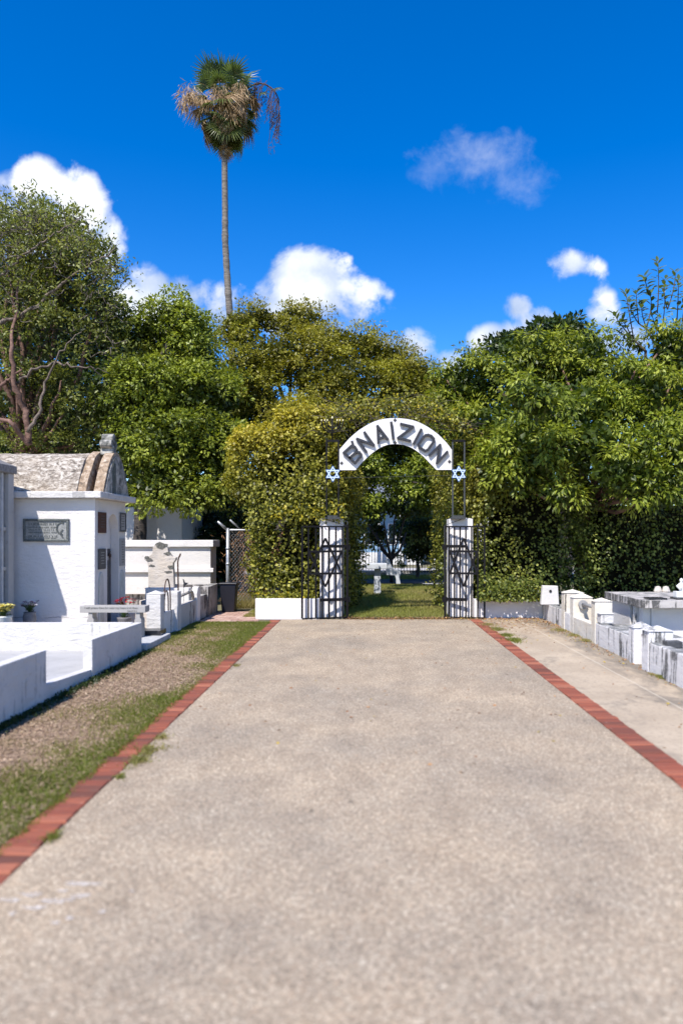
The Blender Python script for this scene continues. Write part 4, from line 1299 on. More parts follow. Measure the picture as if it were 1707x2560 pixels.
# ------------------------------------------------------------------ right graves
XR = 3.45
t = thing('grave_surround', 'low black streaked grave surround furthest back on the right', 'grave', (3.9, 14, 0))
MB().box(XR + .06, XR + .20, 13.25, 14.80, -.02, .31).build('front_wall', M['stained'], t, bevel=.012, wob=.008, sub=.25)
MB().box(XR + .201, 5.6, 13.25, 14.80, -.02, .29).build('slab', M['stained'], t, bevel=.01, wob=.01, sub=.3)
o = MB().prism([PX(1352, 1512, 14.3), PX(1397, 1512, 14.3), PX(1394, 1465, 14.3), PX(1356, 1464, 14.3)], (0, .12, 0))
hs = o.build('small_headstone', M['crypt'], bevel=.01); tag(hs, 'small shaded white headstone block with a round dark hole', 'headstone')
c = PX(1375, 1478, 14.295)
MB().lathe([(.028, -.004), (.028, .004)], (0, 0, 0), 14)
m2 = MB().prism([(c.x + .028 * math.cos(a), c.y, c.z + .028 * math.sin(a)) for a in np.linspace(0, 6.283, 14, endpoint=False)], (0, -.006, 0)); m2.build('hole', M['granite'], hs)

t = thing('grave_surround', 'cream grave surround with pyramid capped piers and a pipe rail', 'grave', (3.7, 12.3, 0))


def cpier(x0, x1, y0, y1, z1, zc, mat, par, zb=-.02, hole=None):
    p_ = MB().box(x0, x1, y0, y1, zb, z1).build('pier', mat, par, bevel=.014, wob=.006, sub=.2)
    MB().pyramid(x0 - .012, x1 + .012, y0 - .012, y1 + .012, z1 + .001, zc).build('pier_cap', mat, par, bevel=.006)
    if hole:
        hx, hz = hole
        MB().prism([(hx + .028 * math.cos(a), y0 - .014, hz + .028 * math.sin(a)) for a in np.linspace(0, 6.283, 12, endpoint=False)], (0, .006, 0)).build('hole', M['rust'], par)
    return p_


cpier(XR, 3.80, 13.0, 13.20, .64, .70, M['cream'], t)
cpier(XR + .01, 3.79, 12.45, 12.66, .60, .68, M['cream'], t)
MB().box(XR + .01, XR + .12, 12.661, 12.999, -.02, .31).build('low_wall', M['stained_low'], t, bevel=.01, wob=.005, sub=.2)
MB().box(XR + .01, XR + .13, 11.46, 12.449, -.02, .28).build('low_wall', M['cream'], t, bevel=.01, wob=.005, sub=.2)
MB().box(XR + .14, 3.9, 11.5, 12.45, -.02, .12).build('plot_floor', M['stained'], t)
cpier(XR, 3.72, 11.25, 11.45, .64, .69, M['cream'], t)
rail = MB().tube([(3.615, 12.45, .49), (3.60, 11.45, .52)], .032, 12).build('pipe_rail', M['greyplate'], t, smooth=True)
MB().tube([(3.615, 12.449, .49), (3.615, 12.40, .49)], .075, 18).build('flange', M['greyplate'], rail, smooth=False)

t = thing('grave_surround', 'black streaked low wall with small white pier before the big slab tomb', 'grave', (3.6, 10.3, 0))
MB().box(XR - .01, XR + .13, 9.64, 11.2, -.02, .325).build('low_wall', M['stained'], t, bevel=.012, wob=.008, sub=.2)
MB().box(XR + .131, 4.15, 9.64, 11.2, -.02, .30).build('plot_slab', M['stained'], t, bevel=.01, wob=.006, sub=.3)
cpier(XR + .01, 3.66, 11.0, 11.19, .475, .53, M['white_smooth'], t, zb=.33)
cpier(XR - .06, 3.64, 9.42, 9.62, .46, .535, M['stained_low'], t, hole=(3.51, .37))

t = thing('slab_tomb', 'large raised tomb with thick grey stained top slab and rounded corner', 'tomb', (5.2, 11.5, 0))
# slab with rounded near corner
zt, zb_ = .71, .60
rc = .12
out_ = [(3.95, 12.35)] + [(3.95 + rc - rc * math.cos(a), 10.62 + rc - rc * math.sin(a)) for a in np.linspace(0, math.pi / 2, 7)] + [(7.2, 10.62), (7.2, 12.35)]
MB().prism([(x, y, zb_) for x, y in out_], (0, 0, zt - zb_)).build('top_slab', M['slab_top'], t, bevel=.012, wob=.005, sub=.35)
MB().box(4.17, 7.1, 10.87, 12.25, -.02, .599).build('body', M['white'], t, bevel=.008)
MB().box(4.02, 4.169, 11.35, 12.22, -.02, .599).build('side_panel', M['white'], t, bevel=.008)
MB().box(4.05, 4.169, 10.90, 11.05, -.02, .599).build('corner_pilaster', M['white'], t, bevel=.008)
MB().box(4.00, 4.14, 11.12, 11.20, -.02, .599).build('pilaster', M['stained'], t, bevel=.008)
for (a, b, yy_, lab) in ((1620, 1665, 10.78, 'flat black granite plaque lying on the slab tomb, left of the statuette'), (1687, 1730, 10.78, 'flat black granite plaque lying on the slab tomb below the statuette')):
    o = MB().box(X(a, 10.75), X(b, 10.75), 10.72, 10.95, .711, .735).build('flat_plaque', M['granite'], bevel=.004); tag(o, lab, 'plaque')

# statuette
t = thing('statuette', 'small white robed statuette with raised arms on a white block', 'statue', (X(1702, 11.2), 11.2, .711))
sx_, sy_ = X(1702, 11.2), 11.2
MB().box(sx_ - .10, sx_ + .12, sy_ - .07, sy_ + .07, .711, .80).build('pedestal', M['urn'], t, bevel=.008)
m2 = MB().lathe([(.045, 0), (.04, .06), (.032, .12), (.05, .17), (.045, .20), (.02, .215), (.016, .225), (.026, .24), (.028, .258), (.015, .278), (.004, .282)], (sx_ + .0, sy_, .80 - .085), 14, 1, .75)
for s in (-1, 1):
    m2.tube([(sx_ + s * .03, sy_, .90), (sx_ + s * .065, sy_ - .01, .88), (sx_ + s * .05, sy_ - .045, .845), (sx_ + s * .012, sy_ - .05, .865)], [.018, .02, .016, .010], 8)
m2.build('figure', M['urn'], t, smooth=True)
# stones
for (px, w_, lab) in ((1643, .10, 'pale rounded stone behind the slab tomb, under the hedge'), (1663, .09, 'pinkish angular stone behind the slab tomb, under the hedge')):
    c = PX(px, 1474, 12.3); m2 = MB().lathe([(.01, -.1), (.06, -.09), (.07, -.02), (.045, .05), (.008, .06)], (c.x, c.y, c.z + .0), 9, 1, .8)
    o = m2.build('stone', M['limestone'], wob=.012); tag(o, lab, 'stone')

t = thing('grave_surround', 'nearest low wall on the right, white with black vertical streaks', 'grave', (3.7, 8, 0))
cpier(XR - .09, 3.66, 8.86, 9.08, .485, .545, M['stained_low'], t)
MB().hexa([(3.37, 5.2, -.02), (3.51, 5.2, -.02), (3.50, 8.855, -.02), (3.36, 8.855, -.02)], [(3.37, 5.2, .35), (3.51, 5.2, .35), (3.50, 8.855, .36), (3.36, 8.855, .36)]).build('front_wall', M['stained'], t, bevel=.012, wob=.008, sub=.2)
MB().box(3.515, 5.8, 5.2, 8.85, -.02, .33).build('slab', M['stained'], t, bevel=.01, wob=.008, sub=.3)
MB().box(3.665, 5.8, 8.9, 9.04, -.02, .36).build('rear_wall', M['white'], t, bevel=.01, wob=.004, sub=.3)
x0_, x1_ = X(1661, 8.62), X(1701, 8.62)
o = MB().box(x0_, x1_, 8.56, 8.70, .331, .405).build('marker_block', M['darkplate'], bevel=.006); tag(o, 'dark oblong marker block lying on the nearest streaked grave slab', 'grave marker')

# ------------------------------------------------------------------ hedges
def hedge(name, label, boxes, leaf, mat, yellow, seed, dens=420, front_only=True, hole=None):
    """boxes: (x0,x1,y0,y1,z0,z1,r); leaves over the rounded shell and a near-black core painted as inner shade"""
    r = np.random.default_rng(seed)
    tt = thing(name, label, 'hedge', ((boxes[0][0] + boxes[0][1]) / 2, (boxes[0][2] + boxes[0][3]) / 2, 0))
    B, A, Nn, LL, WW, TT = [], [], [], [], [], []
    core = MB()
    for (x0, x1, y0, y1, z0, z1, rd) in boxes:
        lo = np.array([x0, y0, z0]); hi = np.array([x1, y1, z1]); sz = hi - lo
        faces = [(0, 0, 1.0), (0, 1, 1.0), (1, 0, 1.0), (1, 1, .25), (2, 1, .8)]
        for ax, side, k in faces:
            o_ = [i for i in range(3) if i != ax]
            n = int(sz[o_[0]] * sz[o_[1]] * dens * k)
            p = lo + r.random((n, 3)) * sz
            p[:, ax] = hi[ax] if side else lo[ax]
            q = np.clip(p, lo + rd, hi - rd)
            nn = unit(p - q + 1e-6); p = q + nn * rd
            nz = fn(p, 2.2, 31) * .16 + fn(p, 5.5, 32) * .09
            dep = r.random(n) ** 1.2
            p = p + nn * (nz - .45 * dep + .06)[:, None]
            # thin out by noise so dark hollows show
            keep = (fn(p, 4.2, 33) + fn(p, 9, 34) * .8 + r.uniform(-.7, 1.0, n)) > -.25
            if hole is not None: keep &= ~hole(p)
            p, nn, dep = p[keep], nn[keep], dep[keep]; n = len(p)
            jit = unit(r.normal(size=(n, 3)))
            ax_ = unit(nn * .35 + jit * .9 + np.array([0, 0, -.5]))
            nr = unit(nn * .8 + UP * .5 + unit(r.normal(size=(n, 3))) * .55)
            L = r.uniform(leaf[0], leaf[1], n)
            B.append(p); A.append(ax_); Nn.append(nr); LL.append(L); WW.append(L * r.uniform(.6, .85, n))
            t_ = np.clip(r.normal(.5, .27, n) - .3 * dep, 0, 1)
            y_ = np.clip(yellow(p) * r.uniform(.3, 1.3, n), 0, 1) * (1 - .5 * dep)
            TT.append(np.stack([t_, y_], 1))
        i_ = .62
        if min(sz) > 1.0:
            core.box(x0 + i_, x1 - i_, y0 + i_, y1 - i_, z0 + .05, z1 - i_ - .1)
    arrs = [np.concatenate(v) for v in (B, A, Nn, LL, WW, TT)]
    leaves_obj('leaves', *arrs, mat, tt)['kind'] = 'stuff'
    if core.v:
        core.build('dark_core', M['core'], tt, wob=.05, sub=.3)  # solid dark filling that paints the hedge's inner shade
    return tt


yl = lambda p: np.clip((p[:, 2] - 2.5) * .42, 0, .7) * np.clip(.7 + fn(p, 1.6, 41) * .6, 0, 1) + .10 * (fn(p, 2.0, 42) > .3)
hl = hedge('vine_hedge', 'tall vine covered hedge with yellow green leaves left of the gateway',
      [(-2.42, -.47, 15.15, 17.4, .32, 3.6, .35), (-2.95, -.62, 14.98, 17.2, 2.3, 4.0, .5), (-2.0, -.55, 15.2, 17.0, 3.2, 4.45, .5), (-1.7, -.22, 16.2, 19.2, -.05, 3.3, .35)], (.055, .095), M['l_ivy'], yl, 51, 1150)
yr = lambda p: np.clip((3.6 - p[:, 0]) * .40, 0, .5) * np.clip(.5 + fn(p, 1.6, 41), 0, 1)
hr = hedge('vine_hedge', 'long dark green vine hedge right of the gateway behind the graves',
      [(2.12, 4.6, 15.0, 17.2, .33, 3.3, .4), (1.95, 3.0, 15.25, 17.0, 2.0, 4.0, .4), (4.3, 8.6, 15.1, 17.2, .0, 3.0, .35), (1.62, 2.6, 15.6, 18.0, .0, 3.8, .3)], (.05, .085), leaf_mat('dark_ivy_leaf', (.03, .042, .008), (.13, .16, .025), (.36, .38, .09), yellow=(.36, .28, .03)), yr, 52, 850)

# hanging vines and dry twigs over the sign and gate
t = thing('vine_arch', 'tangled dry vine stems and leaves arching over the white sign', 'vine', (.5, 15.2, 3.6))
r = np.random.default_rng(61); tw = MB()
for i in range(130):
    x = r.uniform(-.9, 1.9); zc = 3.2 + .95 * math.sqrt(max(0, 1 - ((x - .55) / 1.7) ** 2))
    a = np.array([x, r.uniform(15.05, 15.6), zc + r.uniform(-.1, .3)])
    b = a + np.array([r.uniform(-.8, .8), r.uniform(-.2, .2), r.uniform(-.35, .25)])
    tw.tube(sway(a, b, 7, .25, r), .0055, 4, cap=False)
tw.build('stems', M['twig'], t)['kind'] = 'stuff'
n = 2600
x = r.uniform(-1.0, 2.1, n); zc = 3.3 + .95 * np.sqrt(np.clip(1 - ((x - .55) / 1.75) ** 2, 0, 1))
p = np.stack([x, r.uniform(15.0, 15.7, n), zc + r.normal(.08, .17, n)], 1)
leaves_obj('leaves', p, unit(r.normal(size=(n, 3)) + [0, -.3, -.6]), unit(r.normal(size=(n, 3)) * .6 + [0, -.6, .6]), r.uniform(.05, .09, n), r.uniform(.035, .06, n),
           np.stack([np.clip(r.normal(.45, .2, n), 0, 1), (r.random(n) < .25) * .5], 1), M['l_ivy'], t)['kind'] = 'stuff'

# sprays of leaf hanging in front of the left pillar and low wall
n = 900
p = np.stack([r.uniform(-2.1, -.45, n), r.uniform(14.80, 15.05, n), 2.15 + r.normal(0, .10, n)], 1)
p2 = np.stack([r.uniform(-2.2, -1.0, 700), r.uniform(14.78, 14.95, 700), .42 + r.normal(0, .07, 700)], 1)
p3 = np.stack([r.uniform(2.2, 3.5, 2600), r.uniform(14.5, 15.0, 2600), .50 + np.abs(r.normal(0, .20, 2600)) - .12], 1)
p = np.concatenate([p, p2]); n = len(p)
leaves_obj('hanging_leaves', p, unit(r.normal(size=(n, 3)) + [0, -.2, -.8]), unit(r.normal(size=(n, 3)) * .5 + [0, -.7, .5]), r.uniform(.05, .09, n), r.uniform(.035, .06, n),
           np.stack([np.clip(r.normal(.5, .2, n), 0, 1), (r.random(n) < .15) * .6], 1), M['l_ivy'], hl)['kind'] = 'stuff'
n = len(p3)
leaves_obj('hanging_leaves', p3, unit(r.normal(size=(n, 3)) + [0, -.2, -.8]), unit(r.normal(size=(n, 3)) * .5 + [0, -.7, .5]), r.uniform(.05, .08, n), r.uniform(.035, .055, n),
           np.stack([np.clip(r.normal(.4, .25, n), 0, 1), (r.random(n) < .05) * .4], 1), bpy.data.materials['dark_ivy_leaf'], hr)['kind'] = 'stuff'


# ------------------------------------------------------------------ trees
def LB(px, py, Y, rpx, rpy, dep=None, k=1.0):
    """a crown lobe given where it shows: centre and radii in photo pixels at depth Y"""
    c = PX(px, py, Y); s = Y / 1850
    rx, rz = rpx * s, rpy * s
    return (c.x, c.y, c.z, rx, dep if dep else (rx + rz) / 2, rz, k)


def tree(name, label, base, fork, lobes, leafmat, bark, rad, kw, nlimb=26, extra=None, r1=.02):
    tt = thing(name, label, 'tree', tuple(base))
    arr, sc = crown(lobes, **kw)
    leaves_obj('crown', *arr, leafmat, tt)['kind'] = 'stuff'
    rr_ = np.random.default_rng(kw.get('seed', 1) + 500)
    mb_ = MB().tube(sway(base, fork, 8, .05, rr_), list(np.linspace(rad, rad * .72, 8)), 12)
    mb_.build('trunk', bark, tt, smooth=True)
    idx = rr_.choice(len(sc), min(nlimb, len(sc)), replace=False)
    lm = MB(); limbs(lm, fork, sc[idx], rad * .42, r1, kw.get('seed', 1), amp=.10)
    lm.build('branch', bark, tt, smooth=True)
    if extra: extra(tt, sc)
    return tt, sc


# rear trees that close the gaps on the left
tree('shade_tree', 'dark shaded tree standing behind the half bare tree at the left edge', (-10.5, 27, 0), (-10.5, 27, 4),
     [LB(60, 800, 27, 190, 130), LB(240, 860, 27, 130, 120), LB(120, 1000, 26.5, 220, 130), LB(330, 1020, 26, 130, 130), LB(-120, 950, 27, 150, 200), LB(100, 1130, 26, 220, 80)],
     M['l_dark'], M['bark_dark'], .25, dict(nsub=190, sub_r=(.5, .9), per_cluster=8, clusters=24, leaf=(.14, .24, .6), droop=.3, seed=171), nlimb=16)
tree('rear_tree', 'shaded tree filling the gap between the round topped tree and the hedge', (-5.2, 26, 0), (-5.2, 26, 4),
     [LB(480, 950, 26, 130, 130), LB(560, 1080, 25, 110, 130), LB(420, 1120, 25.5, 150, 110), LB(640, 1030, 26, 100, 110)],
     M['l_left'], M['bark_dark'], .22, dict(nsub=110, sub_r=(.45, .8), per_cluster=8, clusters=24, leaf=(.12, .2, .6), droop=.3, seed=172), nlimb=12)
# right gumbo limbo
Yg = 16.4
g_base = PX(1452, 1346, Yg); g_base.z = 0
tree('gumbo_limbo_tree', 'broad bright green tree with reddish trunk over the right hedge', (g_base.x, Yg, 0), tuple(PX(1462, 1262, Yg)),
     [LB(1200, 960, 17.3, 150, 110), LB(1330, 1000, 13.2, 90, 60), LB(1330, 900, 17.8, 150, 90), LB(1460, 930, 17.6, 130, 110), LB(1420, 1040, 15.6, 190, 110), LB(1250, 1090, 16.0, 150, 110), LB(1330, 1130, 14.6, 120, 90), LB(1470, 1120, 14.4, 130, 90),
      LB(1590, 1010, 15.8, 150, 120), LB(1660, 1130, 14.2, 150, 110), LB(1560, 1185, 13.6, 120, 70), LB(1320, 1190, 14.6, 110, 70), LB(1640, 1230, 13.8, 110, 60), LB(1240, 1170, 15.0, 70, 60), LB(1690, 900, 17.6, 65, 90), LB(1720, 1010, 17.4, 120, 120), LB(1160, 1030, 17.4, 90, 120), LB(1850, 1080, 17.4, 150, 150), LB(1600, 950, 17.8, 90, 70), LB(1680, 870, 16.4, 70, 60), LB(1400, 1240, 13.9, 60, 30), LB(1580, 1260, 13.6, 60, 35)],
     M['l_gumbo'], M['gumbo'], .17, dict(nsub=300, sub_r=(.28, .56), per_cluster=11, clusters=29, leaf=(.08, .145, .36), droop=.75, yellow=lambda s: .10 + .25 * (fn(s, 1.3, 43) > .35), seed=71), nlimb=36,
     extra=lambda tt, sc: (MB().tube([PX(1462, 1262, Yg), PX(1438, 1232, Yg), PX(1412, 1210, Yg), PX(1404, 1180, Yg - .1), PX(1396, 1120, Yg)], [.10, .08, .065, .055, .03], 9).build('limb', M['gumbo'], tt, smooth=True),
                           MB().tube([PX(1455, 1300, Yg - .1), PX(1462, 1270, Yg - .1), PX(1488, 1250, Yg), PX(1530, 1215, Yg)], [.12, .10, .06, .04], 9).build('limb', M['gumbo'], tt, smooth=True)))
# dark tree behind right
tree('dark_tree', 'very dark leaved tree crown rising behind the bright green right hand tree', (7.2, 27, 0), (7.0, 27, 5),
     [LB(1400, 835, 27, 95, 45), LB(1300, 865, 27, 60, 40), LB(1460, 870, 27, 70, 50), LB(1380, 900, 27, 130, 70), LB(1240, 880, 27, 22, 18)],
     M['l_dark'], M['bark_dark'], .25, dict(nsub=60, sub_r=(.4, .8), per_cluster=8, clusters=26, leaf=(.14, .24, .6), droop=.1, seed=72, flat=.6))
# centre olive tree
tree('tamarind_tree', 'wide olive green feathery tree crown behind the gateway', (-3.6, 25.5, 0), (-2.2, 25.5, 4.2),
     [LB(600, 830, 24.5, 70, 70), LB(740, 810, 25, 100, 55), LB(700, 900, 24.0, 150, 90), LB(850, 870, 24.5, 130, 60), LB(960, 905, 24.8, 100, 60), LB(850, 960, 23.5, 170, 90), LB(1010, 980, 24.2, 90, 90), LB(620, 960, 23.6, 90, 110), LB(925, 860, 25, 40, 35), LB(1030, 930, 25, 60, 40), LB(860, 1040, 23.4, 170, 60), LB(760, 1060, 22.5, 120, 80), LB(1080, 1050, 23.5, 90, 80), LB(1060, 960, 24.5, 70, 60), LB(1100, 1000, 24.5, 60, 70), LB(650, 800, 25, 60, 40)],
     M['l_olive'], M['bark_dark'], .28, dict(nsub=280, sub_r=(.4, .8), per_cluster=11, clusters=30, leaf=(.07, .13, .42), droop=.45, yellow=lambda s: .12 + .2 * (fn(s, 1.0, 44) > .2), seed=73), nlimb=40)
# left middle tree
tree('leafy_tree', 'dense round topped green tree between the vault tomb and the palm', (-6.0, 19.5, 0), (-6.0, 19.5, 3.2),
     [LB(440, 820, 19.5, 100, 90), LB(370, 850, 19.8, 70, 90), LB(480, 900, 19.2, 75, 90), LB(400, 960, 18.8, 120, 90), LB(500, 1000, 18.6, 105, 90), LB(320, 1030, 18.8, 110, 90), LB(430, 1100, 18.2, 130, 90), LB(540, 1110, 18.4, 80, 110), LB(400, 1210, 18.0, 110, 80), LB(500, 1225, 18.2, 95, 75), LB(340, 1150, 18.3, 90, 90), LB(560, 990, 19.4, 50, 80), LB(585, 1220, 18.6, 40, 70)],
     M['l_left'], M['bark_dark'], .2, dict(nsub=280, sub_r=(.28, .58), per_cluster=10, clusters=29, leaf=(.075, .13, .5), droop=.5, yellow=lambda s: .04 + .28 * (fn(s, 1.2, 45) > .25), seed=74), nlimb=30)


# far left big sparse tree with pale curling branches
def left_extra(tt, sc):
    r = np.random.default_rng(81)
    Yt = 19.5
    q = lambda a, b, dY=0: PX(a, b, Yt + dY)
    lim = [([(70, 1110), (65, 1030), (35, 960), (30, 880), (38, 800), (45, 700)], .16, .06), ([(0, 805), (45, 795), (90, 765), (140, 725), (170, 695), (230, 660), (290, 620)], .10, .035),
           ([(-40, 700), (10, 680), (60, 640), (110, 600), (160, 570), (210, 540)], .07, .025), ([(-40, 1010), (-10, 975), (20, 950), (55, 925)], .13, .05),
           ([(38, 960), (80, 925), (140, 905), (180, 915), (230, 918), (260, 945)], .07, .022), ([(70, 1110), (30, 1060), (-20, 1040)], .13, .10), ([(75, 1080), (100, 1020), (110, 960), (150, 880), (205, 830)], .09, .025)]
    for pts, a, b in lim:
        P_ = [q(x, y, -1.7 + .2 * math.sin(x)) for x, y in pts]
        fp = []
        for i_ in range(len(P_) - 1):
            for k_ in range(5):
                w_ = P_[i_].lerp(P_[i_ + 1], k_ / 5); w_ += Vector(r.normal(size=3)) * .022
                fp.append(w_)
        fp.append(P_[-1])
        MB().tube(fp, list(np.linspace(a * .55, b * .4, len(fp))), 8).build('limb', M['gumbo'] if a > .11 else M['limbgrey'], tt, smooth=True)
    tw_ = MB(); tips = []
    for i in range(420):
        # twigs all over the upper left crown
        px_, py_ = r.uniform(-30, 285), 0
        top_ = float(np.interp(px_, [-30, 60, 180, 230, 260, 290], [555, 535, 555, 590, 650, 710])) + 10 * math.sin(px_ * .07)
        py_ = top_ + abs(r.normal(0, 130))
        a = np.array(q(px_, py_, r.uniform(-1.9, .4)))
        b = a + np.array([r.uniform(-.8, .6), r.uniform(-.4, .4), r.uniform(-.3, .6)])
        tips.append(b + r.normal(0, .11, (20, 3))); tips.append(a + (b - a) * r.random((6, 1)) + r.normal(0, .08, (6, 3)))
        tw_.tube(sway(a, b, 10, .32, r) + .05 * np.sin(np.arange(10)[:, None] * 1.1 + r.uniform(0, 6, 3)), list(np.linspace(.013, .004, 10)), 4, cap=False)
    tw_.build('twigs', M['twig_mid'], tt)['kind'] = 'stuff'
    TB = np.concatenate(tips); n_ = len(TB)
    leaves_obj('tip_leaves', TB, unit(r.normal(size=(n_, 3)) + [0, 0, .2]), unit(r.normal(size=(n_, 3)) + [0, -.6, .8]), r.uniform(.07, .14, n_), r.uniform(.03, .065, n_), np.stack([np.clip(r.normal(.6, .25, n_), 0, 1), np.full(n_, .08)], 1), M['l_sparse'], tt)['kind'] = 'stuff'


tree('sprawling_tree', 'large half bare tree with pale curling branches at the left edge', (-8.9, 19.5, 0), (-9.0, 19.5, 3.6),
     [LB(60, 560, 20, 120, 60), LB(180, 580, 19.8, 90, 60), LB(250, 650, 19.5, 75, 80), LB(60, 680, 19.8, 150, 110), LB(180, 740, 19.2, 130, 110), LB(280, 800, 19.2, 70, 100), LB(110, 880, 19.0, 170, 110), LB(30, 1000, 19.4, 120, 90), LB(210, 1000, 18.8, 110, 90), LB(130, 1100, 19.4, 130, 90), LB(-130, 760, 20, 150, 250), LB(250, 1120, 19.0, 90, 80), LB(330, 930, 19.4, 60, 80)],
     M['l_sparse'], M['gumbo'], .22, dict(nsub=340, sub_r=(.24, .46), per_cluster=9, clusters=24, leaf=(.07, .12, .5), droop=.2, yellow=lambda s: .05, seed=75, sparse=.75), nlimb=26, extra=left_extra)


# ------------------------------------------------------------------ top right broad-leaf sapling: each leaf a part
def broad_leaf_tree():
    Yb = 17.0
    f = 207 / 1521
    Q = lambda a, b, d=0: PX(1500 + a * f, 640 + b * f, Yb + d)
    tt = thing('broad_leaf_tree', 'slender tree with large separate oval leaves at the top right', 'tree', (Q(820, 1980).x, Yb, 0))
    base = Q(820, 1980)
    MB().tube([(base.x + .3, Yb, 0), (base.x + .1, Yb, 3), tuple(base), tuple(Q(830, 1750)), tuple(Q(700, 1620)), tuple(Q(560, 1480))], [.09, .07, .04, .035, .022, .014], 8).build('trunk', M['twig'], tt, smooth=True)
    MB().tube([tuple(Q(1000, 2200)), tuple(Q(1040, 1690)), tuple(Q(840, 1330)), tuple(Q(700, 1240))], [.04, .03, .022, .012], 8).build('branch', M['bark_dark'], tt, smooth=True)
    # leaf mesh variants
    lv = []
    for k in range(3):
        m2 = MB(); n = 6; vs = []
        for i in range(n + 1):
            u = i / n; w_ = .42 * math.sin(math.pi * (u ** .85)) ** .8 * .5 if 0 < i < n else .01
            zc = -.10 * (1 + k * .6) * u * u
            vs += [(u, -w_, zc + w_ * .25), (u, 0, zc), (u, w_, zc + w_ * .25)]
        fs = []
        for i in range(n):
            a = i * 3; fs += [(a, a + 1, a + 4, a + 3), (a + 1, a + 2, a + 5, a + 4)]
        m2.add(vs, fs)
        me = m2.mesh('leaf', M['l_big'])
        at = me.color_attributes.new('tint', 'FLOAT_COLOR', 'POINT')
        for q in range(len(me.vertices)): at.data[q].color = (.35 + .2 * k, .04 + .08 * (k == 2), 0, 1)
        for pl in me.polygons: pl.use_smooth = True
        lv.append(me)
    ends = [((1040, 1050), (1090, 400), (1045, 110)), ((900, 700), (830, 520), (800, 380)), ((600, 1480), (500, 900), (465, 690)), ((700, 1240), (650, 800), (660, 660)), ((560, 1480), (300, 1200), (265, 1080)),
            ((700, 1620), (470, 1420), (360, 1440)), ((840, 1330), (980, 880), (900, 690)), ((1040, 1690), (1230, 980), (1160, 600)), ((1230, 980), (1380, 560), (1372, 290)), ((1400, 1200), (1430, 760), (1430, 450)),
            ((700, 1240), (560, 1050), (520, 860)), ((700, 1620), (600, 1560), (560, 1560)), ((830, 1750), (760, 1600), (700, 1700)), ((560, 1480), (470, 1250), (400, 1200)), ((840, 1330), (760, 1100), (740, 900)), ((1040, 1450), (1000, 1250), (940, 1080)), ((1230, 980), (1150, 800), (1180, 420)), ((1500, 1200), (1560, 800), (1600, 560))]
    r = np.random.default_rng(91)
    cnt = 0
    for a, m_, b in ends:
        dY = r.uniform(-.4, .4)
        A_, M_, B_ = Q(*a), Q(*m_, dY * .6), Q(*b, dY)
        pts = [A_ * (1 - u) ** 2 + M_ * 2 * u * (1 - u) + B_ * u * u for u in np.linspace(0, 1, 9)]
        MB().tube(pts, list(np.linspace(.016, .006, 9)), 5).build('twig', M['twig'], tt, smooth=True)
        for i in range(15):
            u = 1 - (i / 15) ** 1.2 * .8
            p_ = A_ * (1 - u) ** 2 + M_ * 2 * u * (1 - u) + B_ * u * u
            tdir = ((M_ - A_) * (1 - u) + (B_ - M_) * u).normalized()
            az = i * 2.4 + r.uniform(-.4, .4)
            side = tdir.orthogonal().normalized(); side = Matrix.Rotation(az, 3, tdir) @ side
            dd = (tdir * r.uniform(.2, .9) * (1.3 if i < 4 else .6) + side * .8 + Vector((0, 0, -.15 if i > 6 else .1))).normalized()
            L_ = r.uniform(.15, .24)
            zax = (tdir * .7 + Vector((0, -.5, .6)) + Vector(r.normal(size=3)) * .3)
            yax = zax.cross(dd).normalized(); zax = dd.cross(yax)
            o_ = bpy.data.objects.new('leaf', lv[cnt % 3]); COL.objects.link(o_); o_.parent = tt
            Mx = Matrix((dd, yax, zax)).transposed().to_4x4()
            o_.matrix_local = Matrix.Translation(p_ + dd * .02 - tt.location) @ Mx @ Matrix.Scale(L_, 4)
            cnt += 1
    return tt


broad_leaf_tree()


# ------------------------------------------------------------------ palm
def fan_mesh(name, mat, nl, spread, length, petiole, droop, seed, y=.0):
    r = np.random.default_rng(seed)
    m2 = MB(); tint = []
    def q(vs, fs, tn):
        m2.add(vs, fs); tint.extend([tn] * len(vs))
    # petiole
    k0 = len(m2.v)
    m2.tube([(0, 0, 0), (petiole * .5, 0, .04 * petiole), (petiole, 0, 0)], [.03, .02, .012], 5); tint += [(.75, y)] * (len(m2.v) - k0)
    for i in range(nl):
        a = -spread / 2 + spread * i / (nl - 1) + r.uniform(-.03, .03)
        L = length * (1 - .25 * abs(a) / (spread / 2)) * r.uniform(.85, 1.1)
        w_ = .058
        pr = Vector((petiole, 0, 0)); tn = (float(np.clip(r.normal(.5, .2), 0, 1)), y)
        vs = []
        for j in range(4):
            u = j / 3
            dd = Vector((math.cos(a), math.sin(a), -droop * u * u * (1 + .3 * r.random())))
            c = pr + dd * L * u
            wid = w_ * (1.0, 1.5, .9, .08)[j] * .5
            s = Vector((-math.sin(a), math.cos(a), 0)) * wid
            vs += [c - s + Vector((0, 0, wid * .6)), c, c + s + Vector((0, 0, wid * .6))]
        fs = []
        for j in range(3):
            b0 = j * 3; fs += [(b0, b0 + 1, b0 + 4, b0 + 3), (b0 + 1, b0 + 2, b0 + 5, b0 + 4)]
        q(vs, fs, tn)
    me = bpy.data.meshes.new(name); me.from_pydata([tuple(v) for v in m2.v], [], m2.f); me.update()
    me.materials.append(mat)
    at = me.color_attributes.new('tint', 'FLOAT_COLOR', 'POINT')
    c = np.ones((len(tint), 4), np.float32); c[:, :2] = np.array(tint); c[:, 2] = 0
    at.data.foreach_set('color', c.reshape(-1))
    return me


